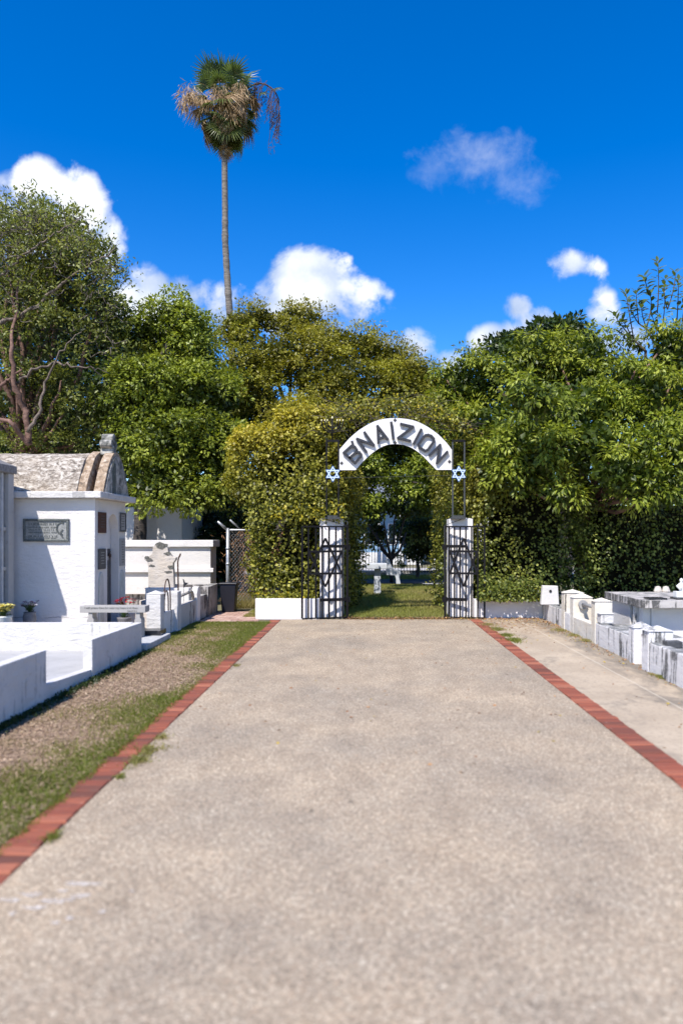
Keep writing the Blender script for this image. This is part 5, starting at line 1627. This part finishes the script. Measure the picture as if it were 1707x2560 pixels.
def palm():
    Yp = 30.0
    cx = PX(565, 0, Yp).x
    tt = thing('fan_palm', 'very tall slender fan palm standing against the blue sky', 'palm tree', (PX(578, 0, Yp).x, Yp, 0))
    pts = [(590, 1346), (583, 950), (578, 830), (570, 720), (563, 600), (563, 520), (562, 430), (562, 340), (565, 270)]
    P_ = [PX(a, b, Yp) for a, b in pts]; P_[0].z = 0
    # resample with ring scars
    fine = []; rad = []
    r = np.random.default_rng(5)
    for i in range(len(P_) - 1):
        for k in range(14):
            u = k / 14; fine.append(P_[i].lerp(P_[i + 1], u))
            z = fine[-1].z
            rad.append((.20 - .006 * z * .9) * (1 + .04 * math.sin(z * 11) + .03 * r.normal()))
    MB().tube(fine, [max(.12, q) for q in rad], 12).build('trunk', M['palmbark'], tt, smooth=True)
    green = [fan_mesh('frond', M['l_palm'], 19, R_(190), .85, 1.2, .30, s) for s in (1, 2, 3)]
    lowg = [fan_mesh('frond', M['l_palm'], 19, R_(160), .90, .75, .25, s, .15) for s in (4, 5)]
    straw = [fan_mesh('frond', M['l_straw'], 22, R_(120), .70, 1.0, .9, s) for s in (6, 7)]
    C = PX(565, 285, Yp)

    def put(me, z, az, el, roll, s, name='frond'):
        o_ = bpy.data.objects.new(name, me); COL.objects.link(o_); o_.parent = tt
        Mx = Matrix.Rotation(az, 4, 'Z') @ Matrix.Rotation(-el, 4, 'Y') @ Matrix.Rotation(roll, 4, 'X') @ Matrix.Scale(s, 4)
        o_.matrix_local = Matrix.Translation(Vector((C.x, C.y, z)) - tt.location) @ Mx
        return o_
    for i in range(22):
        el = R_(r.uniform(15, 80)) if i > 6 else R_(r.uniform(60, 88))
        put(green[i % 3], C.z + r.uniform(-.1, .5), i * 2.4 + r.uniform(-.3, .3), el, r.uniform(-.9, .9), r.uniform(.85, 1.12) * (1.0 if el > .8 else .82))
    for i in range(14):
        put(green[i % 3], C.z + r.uniform(-.3, .3), i * 2.4 + r.uniform(-.3, .3), R_(r.uniform(-30, 25)), r.uniform(-.6, .6), r.uniform(.6, .75))
    for i in range(26):
        put(straw[i % 2], C.z + r.uniform(-.1, .55), i * 2.4 + r.uniform(-.3, .3), R_(r.uniform(-45, 10)), r.uniform(-.8, .8), r.uniform(.6, .95))['label'] = 'dry straw coloured frond'
    for i in range(32):
        u = i / 31
        put(lowg[i % 2], C.z + .55 - 1.1 * u * r.uniform(.8, 1), i * 2.4, R_(r.uniform(-80, -22)), r.uniform(-.9, .9), r.uniform(.85, 1.3) * (1 - .22 * u))
    # dead skirt hugging the trunk
    for i in range(12):
        put(straw[i % 2], C.z - .75 - .35 * r.random(), i * 2.4, R_(r.uniform(-89, -78)), r.uniform(-.6, .6), .5)
    f_ = 280 / 1568
    for (a_, b_, ra, rb, n_) in ((200, 700, 150, 150, 500), (120, 820, 80, 120, 170), (640, 720, 130, 200, 620), (900, 740, 90, 220, 560), (400, 780, 140, 60, 200), (780, 960, 110, 130, 220)):
        c_ = np.array(PX(440 + a_ * f_, 110 + b_ * f_, Yp - .75))
        e = rdir(n_) * r.random((n_, 1)) ** .9 * 1.15
        bs = c_ + e * np.array([ra * f_ * Yp / 1850, .45, rb * f_ * Yp / 1850])
        leaves_obj('dry_flower_cluster', bs, unit(e * .5 + r.normal(0, .3, (n_, 3)) + [0, -.1, -1.1]), unit(r.normal(size=(n_, 3)) + [0, -1, .4]), r.uniform(.14, .48, n_), r.uniform(.014, .032, n_), np.stack([np.clip(r.normal(.55, .25, n_), 0, 1), np.zeros(n_)], 1), M['l_straw'], tt)
    # hanging strings of old flower stalks in the crown
    st = MB()
    for i in range(80):
        az = r.uniform(0, 6.28); q = r.uniform(.2, 1.3)
        a = np.array([C.x + q * math.cos(az), C.y + q * math.sin(az), C.z + .45 + r.uniform(-.25, .2) - .12 * q])
        b = a + np.array([r.uniform(-.18, .18), r.uniform(-.18, .18), -r.uniform(.3, .95)])
        st.tube(sway(a, b, 6, .35, r), .009, 4, cap=False)
    st.build('dry_flower_strings', simple_mat('dry_strings', (.30, .19, .11), .9, var=.35, vscale=6), tt)['kind'] = 'stuff'
    # arching stalk at the right
    f = 280 / 1568
    Q = lambda a, b, d=0: PX(440 + a * f, 110 + b * f, Yp + d)
    arcp = [Q(900, 700), Q(1030, 600), Q(1100, 565), Q(1180, 550), Q(1260, 570), Q(1340, 620), Q(1400, 690), Q(1440, 780), Q(1440, 900), Q(1445, 1000), Q(1460, 1100)]
    MB().tube(arcp, list(np.linspace(.04, .016, len(arcp))), 7).build('flower_stalk', M['rust'], tt, smooth=True)
    st = MB()
    for i in range(46):
        k = r.integers(1, len(arcp) - 1); a = np.array(arcp[k]) + r.normal(size=3) * [.05, .25, .05]
        ln = r.uniform(.5, 1.4) if k > 3 else r.uniform(.3, 1.0)
        b = a + np.array([r.uniform(-.45, .05), r.uniform(-.2, .2), -ln])
        st.tube(sway(a, b, 7, .12, r), list(np.linspace(.014, .008, 7)), 4, cap=False)
        for j in range(7):
            u = r.uniform(.45, 1); c = a + (b - a) * u
            st.tube([tuple(c), tuple(c + np.array([r.uniform(-.16, .16), 0, -r.uniform(.03, .16)]))], .009, 3, cap=False)
    st.build('hanging_strands', M['rust'], tt)['kind'] = 'stuff'
    for (a, b, el, sc_) in ((1150, 760, -12, .5), (1380, 720, -20, .45)):
        p_ = Q(a, b); me = green[0]
        o_ = put(me, C.z, 0, 0, 0, .5)
        o_.matrix_local = Matrix.Translation(p_ - Vector((.5, .1, -.02)) - tt.location) @ Matrix.Rotation(R_(el), 4, 'Y') @ Matrix.Rotation(.5, 4, 'X') @ Matrix.Scale(sc_, 4)


palm()

# ------------------------------------------------------------------ beyond the gate
t = thing('concrete_bench', 'pale concrete garden bench with curved ends on the lawn beyond the gate', 'bench', (1.0, 25.8, 0))
f5 = 220 / 1568
Q5 = lambda a, b, Y: PX(900 + a * f5, 1280 + b * f5, Y)
prof = [(430, 850), (470, 830), (505, 835), (530, 880), (560, 960), (600, 1015), (650, 1030), (690, 1022), (722, 1040), (725, 1090), (705, 1150), (705, 1210), (722, 1283), (640, 1283), (640, 1200), (620, 1130), (470, 1125), (455, 1000)]
MB().prism([Q5(a, b, 25.6) for a, b in prof], (-.0, .12, 0)).build('end_panel', M['concrete_blue'], t, bevel=.012)
MB().prism([Q5(a, b, 25.6) + Vector((-1.5, .7, 0)) for a, b in prof], (0, .12, 0)).build('end_panel', M['concrete_blue'], t, bevel=.012)
c1, c2 = Q5(380, 1120, 25.75), Q5(620, 1120, 25.75)
MB().hexa([(c1.x - 1.2, 26.3, .40), (c2.x, 25.73, .40), (c2.x, 26.1, .40), (c1.x - 1.2, 26.7, .40)], [(c1.x - 1.2, 26.3, .46), (c2.x, 25.73, .46), (c2.x, 26.1, .46), (c1.x - 1.2, 26.7, .46)]).build('seat', M['concrete_blue'], t)
t = thing('stone_table', 'pale concrete table slab on a square leg beside the inner hedge', 'table', (.5, 21.2, 0))
a0, a1 = X(916, 21.2), X(967, 21.2)
MB().box(a0, a1, 21.0, 21.7, .73, .88).build('top', M['concrete_blue'], t, bevel=.015)
MB().hexa([(X(934.5, 21.2), 21.15, 0), (X(952, 21.2), 21.15, 0), (X(952, 21.2), 21.35, 0), (X(934.5, 21.2), 21.35, 0)], [(X(935.5, 21.2), 21.15, .729), (X(950.5, 21.2), 21.15, .729), (X(950.5, 21.2), 21.35, .729), (X(935.5, 21.2), 21.35, .729)]).build('leg', M['concrete_blue'], t, bevel=.01)

# iron boundary fence
t = thing('iron_fence', 'black iron railing along the street beyond the gate', 'fence', (1.5, 31.5, 0))
for i in range(70):
    x = -3.2 + i * .125
    MB().box(x, x + .022, 31.5, 31.522, .12, 1.50).build('bar', M['iron'], t)
for z in (.20, 1.40):
    MB().box(-3.2, 5.55, 31.485, 31.499, z, z + .04).build('rail', M['iron'], t)
o = MB().box(-4, 7, 31.6, 31.8, 0, .22).build('kerb_wall', M['road']); tag(o, 'low pale kerb wall behind the iron railing', 'wall')

# house across the street
t = thing('house', 'pale blue and white house seen through the gateway across the street', 'house', (1.5, 46, 0))
MB().box(-4, 3.2, 45, 51, 0, .75).build('base_wall', M['housewhite'], t)
MB().box(-4, 3.2, 45.02, 51, .751, 4.2).build('wall', M['houseblue'], t)
for x in (.62, 1.9, 3.0):
    MB().box(x, x + .16, 44.2, 44.36, 0, 3.4).build('porch_post', M['housewhite'], t)
MB().box(-4.1, 3.3, 44.1, 44.99, 3.4, 3.6).build('porch_beam', M['housewhite'], t)
for x in (-.2, 1.25, 2.3):
    w_ = MB().box(x, x + .5, 44.99, 45.018, 1.2, 2.5).build('window', M['housewhite'], t)
    MB().box(x + .05, x + .45, 44.975, 44.989, 1.25, 2.45).build('pane', M['glass'], w_)
MB().add([(-4.3, 43.9, 3.61), (3.5, 43.9, 3.61), (3.5, 51.5, 3.61), (-4.3, 51.5, 3.61), (-2, 47.5, 5.6), (1.2, 47.5, 5.6)], [(0, 1, 5, 4), (1, 2, 5), (2, 3, 4, 5), (3, 0, 4), (3, 2, 1, 0)]).build('roof', M['galv'], t)
# second small white building left behind the hedge
o = MB().box(3.9, 9, 46, 52, 0, 3.2).build('white_house', M['housewhite']); tag(o, 'white house wall glimpsed across the street at right of the gateway', 'house')

# parked car
def car():
    Yc = 36.5; x0 = X(1098, Yc)
    tt = thing('parked_car', 'dark navy car parked in the street, partly behind the right gate leaf', 'car', (x0 + 2.1, Yc, 0))
    prof = [(0, .35), (.02, .62), (.18, .80), (.95, .92), (1.45, 1.36), (1.75, 1.46), (2.9, 1.47), (3.4, 1.32), (3.95, 1.0), (4.3, .92), (4.38, .6), (4.36, .35)]
    MB().prism([(x0 + a, Yc - .85, z) for a, z in prof], (0, 1.7, 0)).build('body', M['carpaint'], tt, bevel=.08)
    MB().prism([(x0 + a, Yc - .86, z) for a, z in ((1.2, .98), (1.55, 1.33), (2.2, 1.36), (2.2, .98))], (0, -.006, 0)).build('side_window', M['glass'], tt)
    MB().prism([(x0 + a, Yc - .86, z) for a, z in ((2.3, .98), (2.3, 1.36), (3.0, 1.34), (3.5, .98))], (0, -.006, 0)).build('side_window', M['glass'], tt)
    for a in (.85, 3.45):
        w_ = MB().prism([(x0 + a + .32 * math.cos(q), Yc - .88, .32 + .32 * math.sin(q)) for q in np.linspace(0, 6.283, 20, endpoint=False)], (0, .2, 0)).build('wheel', M['tyre'], tt)
        MB().prism([(x0 + a + .19 * math.cos(q), Yc - .885, .32 + .19 * math.sin(q)) for q in np.linspace(0, 6.283, 14, endpoint=False)], (0, -.01, 0)).build('rim', M['chrome'], w_)
    MB().box(x0 + .03, x0 + .22, Yc - .84, Yc - .5, .66, .74).build('headlight', M['chrome'], tt)
    MB().box(x0 - .03, x0 + .05, Yc - .8, Yc + .8, .38, .48).build('bumper', M['chrome'], tt)


car()

# trees and bushes past the lawn
Yq = 27.0
base = PX(980, 1440, Yq)
tree('forked_tree', 'dark forked tree behind the concrete bench', (base.x, Yq, 0), tuple(PX(978, 1398, Yq)),
     [LB(900, 1190, 26.5, 70, 90), LB(960, 1150, 26.5, 80, 90), LB(1050, 1180, 27, 80, 90), LB(1020, 1270, 26.8, 90, 40), LB(930, 1270, 26.4, 60, 50), LB(1120, 1230, 27.4, 60, 90), LB(1010, 1100, 27, 120, 60), LB(1100, 1100, 27.5, 80, 80), LB(890, 1100, 27, 80, 70)],
     M['l_left'], M['bark_dark'], .09, dict(nsub=120, sub_r=(.3, .6), per_cluster=9, clusters=22, leaf=(.09, .15, .5), droop=.5, yellow=lambda s: .10, seed=77), nlimb=4,
     extra=lambda tt, sc: [MB().tube([PX(978, 1398, Yq), PX(a, b, Yq), PX(c_, d_, Yq)], [.07, .05, .03], 7).build('limb', M['bark_dark'], tt, smooth=True) for a, b, c_, d_ in ((955, 1375, 940, 1330), (1000, 1375, 1015, 1330), (968, 1360, 960, 1310))])
t2, _ = tree('street_bush', 'dark trailing bush in front of the iron railing', (2.0, 29.6, 0), (2.0, 29.6, .8),
     [LB(1040, 1370, 29.6, 45, 55), LB(1085, 1365, 29.6, 40, 60), LB(1010, 1330, 29.0, 40, 45), LB(1060, 1330, 28.5, 60, 50), LB(940, 1330, 28.8, 30, 50), LB(1030, 1310, 29.8, 60, 40), LB(1100, 1300, 29.9, 60, 40)],
     M['l_sparse'], M['bark_dark'], .08, dict(nsub=85, sub_r=(.25, .5), per_cluster=8, clusters=20, leaf=(.10, .16, .5), droop=.9, seed=78), nlimb=8)
# inner garden tree right of the gate, seen through the arch
tree('garden_tree', 'shady tree just inside the gateway on the right', (3.4, 20.5, 0), (3.2, 20.5, 2.4),
     [LB(1090, 1200, 20.5, 55, 70), LB(1150, 1150, 20.5, 80, 80), LB(1180, 1260, 20.0, 80, 80), LB(1110, 1110, 21, 60, 50), LB(1060, 1160, 21.5, 50, 55), LB(1070, 1250, 21.5, 50, 35), LB(920, 1170, 22, 45, 60), LB(930, 1270, 21.5, 35, 40), LB(1000, 1220, 23, 60, 50)],
     M['l_gumbo'], M['bark_dark'], .12, dict(nsub=80, sub_r=(.3, .55), per_cluster=8, clusters=22, leaf=(.08, .13, .5), droop=.5, seed=79), nlimb=5)

# far woods closing the horizon
r = np.random.default_rng(99)
lob = []
for i in range(46):
    x = -60 + i * 2.75 + r.uniform(-1, 1)
    if -3 < x < 5: continue
    y = r.uniform(46, 60); h = r.uniform(3.0, 5.2)
    lob.append((x, y, h * .55, r.uniform(2.2, 3.6), 2.5, h * .62, 2.2))
arr, sc = crown(lob, nsub=300, sub_r=(.6, 1.1), per_cluster=7, clusters=14, leaf=(.3, .5, .6), droop=.2, seed=80)
o = leaves_obj('distant_trees', *arr, M['l_left']); tag(o, 'mass of distant green trees behind the cemetery', 'trees', kind='stuff')
# under-storey bushes behind the graves on the left
lob = [LB(480, 1290, 24, 90, 60), LB(560, 1340, 22.5, 60, 110), LB(600, 1250, 21.5, 60, 80), LB(300, 1250, 25, 120, 60), LB(100, 1150, 25, 140, 120), LB(520, 1380, 21.5, 45, 60), (-9, 27, 1.5, 4, 1.5, 2.2, 1), (-4.6, 24, 1.5, 1.4, 1, 2.0, 1)]
arr, sc = crown(lob, nsub=150, sub_r=(.35, .65), per_cluster=8, clusters=18, leaf=(.12, .2, .55), droop=.3, seed=82)
o = leaves_obj('undergrowth', *arr, M['l_dark']); tag(o, 'dark shaded undergrowth behind the crypts and chain link fence', 'bushes', kind='stuff')


# ------------------------------------------------------------------ grass, straw, weeds, litter
def blades(name, pts, h, w, mat, tint, lean=.45, seed=3):
    r = np.random.default_rng(seed); n = len(pts)
    ax = unit(np.stack([r.normal(0, lean, n), r.normal(0, lean, n), np.ones(n)], 1))
    return leaves_obj(name, pts, ax, unit(r.normal(size=(n, 3)) * [1, 1, .2]), h, w, tint, mat, None, fold=.0)


r = np.random.default_rng(101)
n = 190000
y = 3.0 + 11.1 * r.random(n) ** .8
p = np.stack([r.uniform(-3.3, -1.84, n), y, np.full(n, -.008)], 1)
g = fn(p * [1, .45, 1], 2.6, 51) * 1.1 + fn(p, 7, 52) * .55
g += np.interp(y, [3.0, 5.2, 6.0, 7.2, 8.3, 9.7, 10.6, 11.3, 14], [1.7, 1.5, .8, .5, -.1, -.5, .7, 1.4, 1.5])
g += np.clip((-2.15 - p[:, 0]) * -1.3, -.3, .35)
keep = g + r.normal(0, .45, n) > .45
p = p[keep]; gg = g[keep]; n = len(p)
yel = np.clip(.42 - gg * .32, 0, .8) * r.uniform(.2, 1.3, n)
o = blades('verge_grass', p, r.uniform(.02, .055, n), r.uniform(.004, .008, n), M['l_grass'], np.stack([np.clip(r.normal(.5, .22, n), 0, 1), np.clip(yel, 0, 1)], 1), .6)
tag(o, 'patchy green and yellow grass on the verge left of the path', 'grass', kind='stuff')
n = 90000
y = 3.0 + 11.1 * r.random(n) ** .8
p = np.stack([r.uniform(-3.3, -1.9, n), y, np.full(n, -.002) + r.uniform(0, .012, n)], 1)
ax = unit(np.stack([r.normal(size=n), r.normal(size=n), r.normal(0, .12, n)], 1))
o = leaves_obj('dry_mulch', p, ax, unit(np.stack([r.normal(0, .3, n), r.normal(0, .3, n), np.ones(n)], 1)), r.uniform(.015, .045, n), r.uniform(.004, .011, n), np.stack([np.clip(r.normal(.5, .27, n), 0, 1), (r.random(n) < .2) * .7], 1), M['l_straw2'], None, .1)
tag(o, 'pale brown dry mulch and straw lying on the verge', 'mulch', kind='stuff')
# lawn beyond the gate
n = 90000
p = np.stack([r.uniform(-2.5, 4.2, n), 14.95 + 10.4 * r.random(n) ** 1.2, np.zeros(n)], 1)
yel = .35 * np.clip(.5 + fn(p, 1.6, 53), 0, 1)
o = blades('lawn_grass', p, r.uniform(.04, .085, n), r.uniform(.008, .014, n), M['l_grass'], np.stack([np.clip(r.normal(.85, .2, n), 0, 1), (.15 + yel) * r.uniform(.3, 1.5, n)], 1), .4)
tag(o, 'sunlit lawn grass beyond the open gate', 'grass', kind='stuff')
n = 12000
p = np.stack([r.uniform(-5, 8, n), r.uniform(28.7, 31.4, n), np.zeros(n)], 1)
o = blades('roadside_grass', p, r.uniform(.06, .12, n), r.uniform(.015, .03, n), M['l_grass'], np.stack([np.clip(r.normal(.7, .2, n), 0, 1), np.full(n, .25)], 1), .4)
tag(o, 'strip of grass before the iron railing', 'grass', kind='stuff')
# dry grass at the foot of the chain link fence
n = 9000
p = np.stack([r.uniform(-3.3, -2.2, n), r.uniform(16.8, 19.5, n), np.zeros(n)], 1)
o = blades('tall_dry_grass', p, r.uniform(.10, .30, n), r.uniform(.008, .016, n), M['l_grass'], np.stack([np.clip(r.normal(.7, .2, n), 0, 1), r.uniform(.3, 1, n)], 1), .35)
tag(o, 'tall yellowing grass behind the chain link fence', 'grass', kind='stuff')
n = 4500
a = r.uniform(0, 1, n)
p = np.stack([-3.0 + a * 1.3 + r.normal(0, .25, n), 17.2 + a * 1.8 + r.uniform(.1, .6, n), r.uniform(.1, 1.8, n)], 1)
o = leaves_obj('dry_vine', p, unit(r.normal(size=(n, 3)) + [0, 0, -1]), rdir(n), r.uniform(.06, .2, n), r.uniform(.006, .02, n), np.stack([r.uniform(.1, .9, n), np.zeros(n)], 1), M['l_litter'], None)
tag(o, 'dry brown vine tangle behind the chain link fence', 'vine', kind='stuff')


# weeds: separate tufts along the brick edges and wall feet
def weed(x, y, rad, n, hgt, label, dry=.2, seed=0):
    r = np.random.default_rng(200 + seed)
    a = r.uniform(0, 6.28, n); q = rad * np.abs(r.normal(0, .62, n)) * (1 + .35 * np.sin(3 * a + seed) + .2 * np.sin(5 * a + 2 * seed))
    p = np.stack([x + q * np.cos(a), y + q * np.sin(a) * 1.7, np.full(n, .002)], 1)
    o_ = blades('weed_tuft', p, r.uniform(.4, 1, n) * hgt, r.uniform(.005, .010, n), M['l_grass'], np.stack([np.clip(r.normal(.55, .2, n), 0, 1), np.clip(r.normal(dry, .2, n), 0, 1)], 1), .7, 300 + seed)
    tag(o_, label, 'weeds', kind='stuff')
    return o_


i = 0
for (px, py, rad, n, h, lab, dry) in [
        (372, 1880, .10, 500, .05, 'yellowish weed tuft spilling from the left brick edging onto the path', .5),
        (345, 1905, .07, 350, .045, 'weed tuft just below the widest tuft on the left brick edging', .4),
        (405, 1846, .05, 220, .04, 'thin dry weeds at the left brick edging, farther up the path', .6),
        (300, 1945, .035, 130, .03, 'small green weed at the inner left brick edge', .1),
        (130, 2098, .05, 180, .04, 'small green weed on the left brick edging nearest the camera', .1),
        (590, 1665, .05, 160, .035, 'sparse weed beside the left edging near the gate end', .4)]:
    x, y = gp(px, py); weed(x, y, rad, n, h, lab, dry, i); i += 1
for (px, py, rad, n, h, lab, dry) in [
        (1285, 1603, .11, 800, .07, 'green weed patch on the right brick edging, nearest the camera of its row', .0),
        (1265, 1590, .10, 650, .06, 'green weed patch in the middle of the row along the right brick edging', .1),
        (1243, 1575, .12, 650, .06, 'green and yellow weeds along the right brick edging towards the gate', .35),
        (1218, 1563, .14, 500, .05, 'yellow weeds at the far end of the right brick edging', .7),
        (1400, 1577, .14, 500, .05, 'yellowing weeds at the foot of the cream grave surround, far part', .6),
        (1435, 1590, .12, 500, .05, 'yellowing weeds at the foot of the cream grave surround, middle part', .6),
        (1465, 1603, .10, 400, .045, 'yellowing weeds at the foot of the cream grave surround, near part', .6),
        (1650, 1695, .05, 300, .05, 'weeds at the foot of the nearest streaked grave wall', .3),
        (1630, 1687, .05, 200, .03, 'dry weeds beside the nearest capped pier on the right', .9)]:
    x, y = gp(px, py); weed(x, y, rad, n, h, lab, dry, i); i += 1
# dark creeping plants at the foot of the left white wall
n = 5200
p = np.stack([-3.1 + np.abs(r.normal(0, .05, n)), 3 + 7.4 * r.random(n), np.abs(r.normal(0, .016, n))], 1)
o = leaves_obj('creeping_plants', p, unit(r.normal(size=(n, 3)) + [0, 0, .4]), unit(r.normal(size=(n, 3)) + [0, 0, 1]), r.uniform(.02, .045, n), r.uniform(.012, .025, n), np.stack([r.uniform(0, .6, n), np.zeros(n)], 1), M['l_dark'])
tag(o, 'dark creeping plants along the foot of the white enclosure wall', 'plants', kind='stuff')
# fallen leaves by the gate
n = 1500
p = np.concatenate([np.stack([r.uniform(-.4, 3.4, n), r.normal(14.72, .13, n), r.uniform(.002, .02, n)], 1), np.stack([r.uniform(2.2, 3.5, 500), 14.6 - np.abs(r.normal(0, .9, 500)), np.full(500, .004)], 1), np.stack([r.normal(3.4, .08, 500), r.uniform(8, 14.5, 500), np.full(500, .006)], 1), np.stack([r.uniform(-1.9, 3.4, 300), r.uniform(5, 14.5, 300), np.full(300, .004)], 1)])
n = len(p)
o = leaves_obj('fallen_leaves', p, unit(np.stack([r.normal(size=n), r.normal(size=n), r.normal(0, .15, n)], 1)), unit(np.stack([r.normal(0, .4, n), r.normal(0, .4, n), np.ones(n)], 1)), r.uniform(.02, .05, n), r.uniform(.012, .03, n), np.stack([np.clip(r.normal(.5, .25, n), 0, 1), (r.random(n) < .15) * .8], 1), M['l_litter'])
tag(o, 'brown fallen leaves scattered along the gate line and the right pavement', 'fallen leaves', kind='stuff')
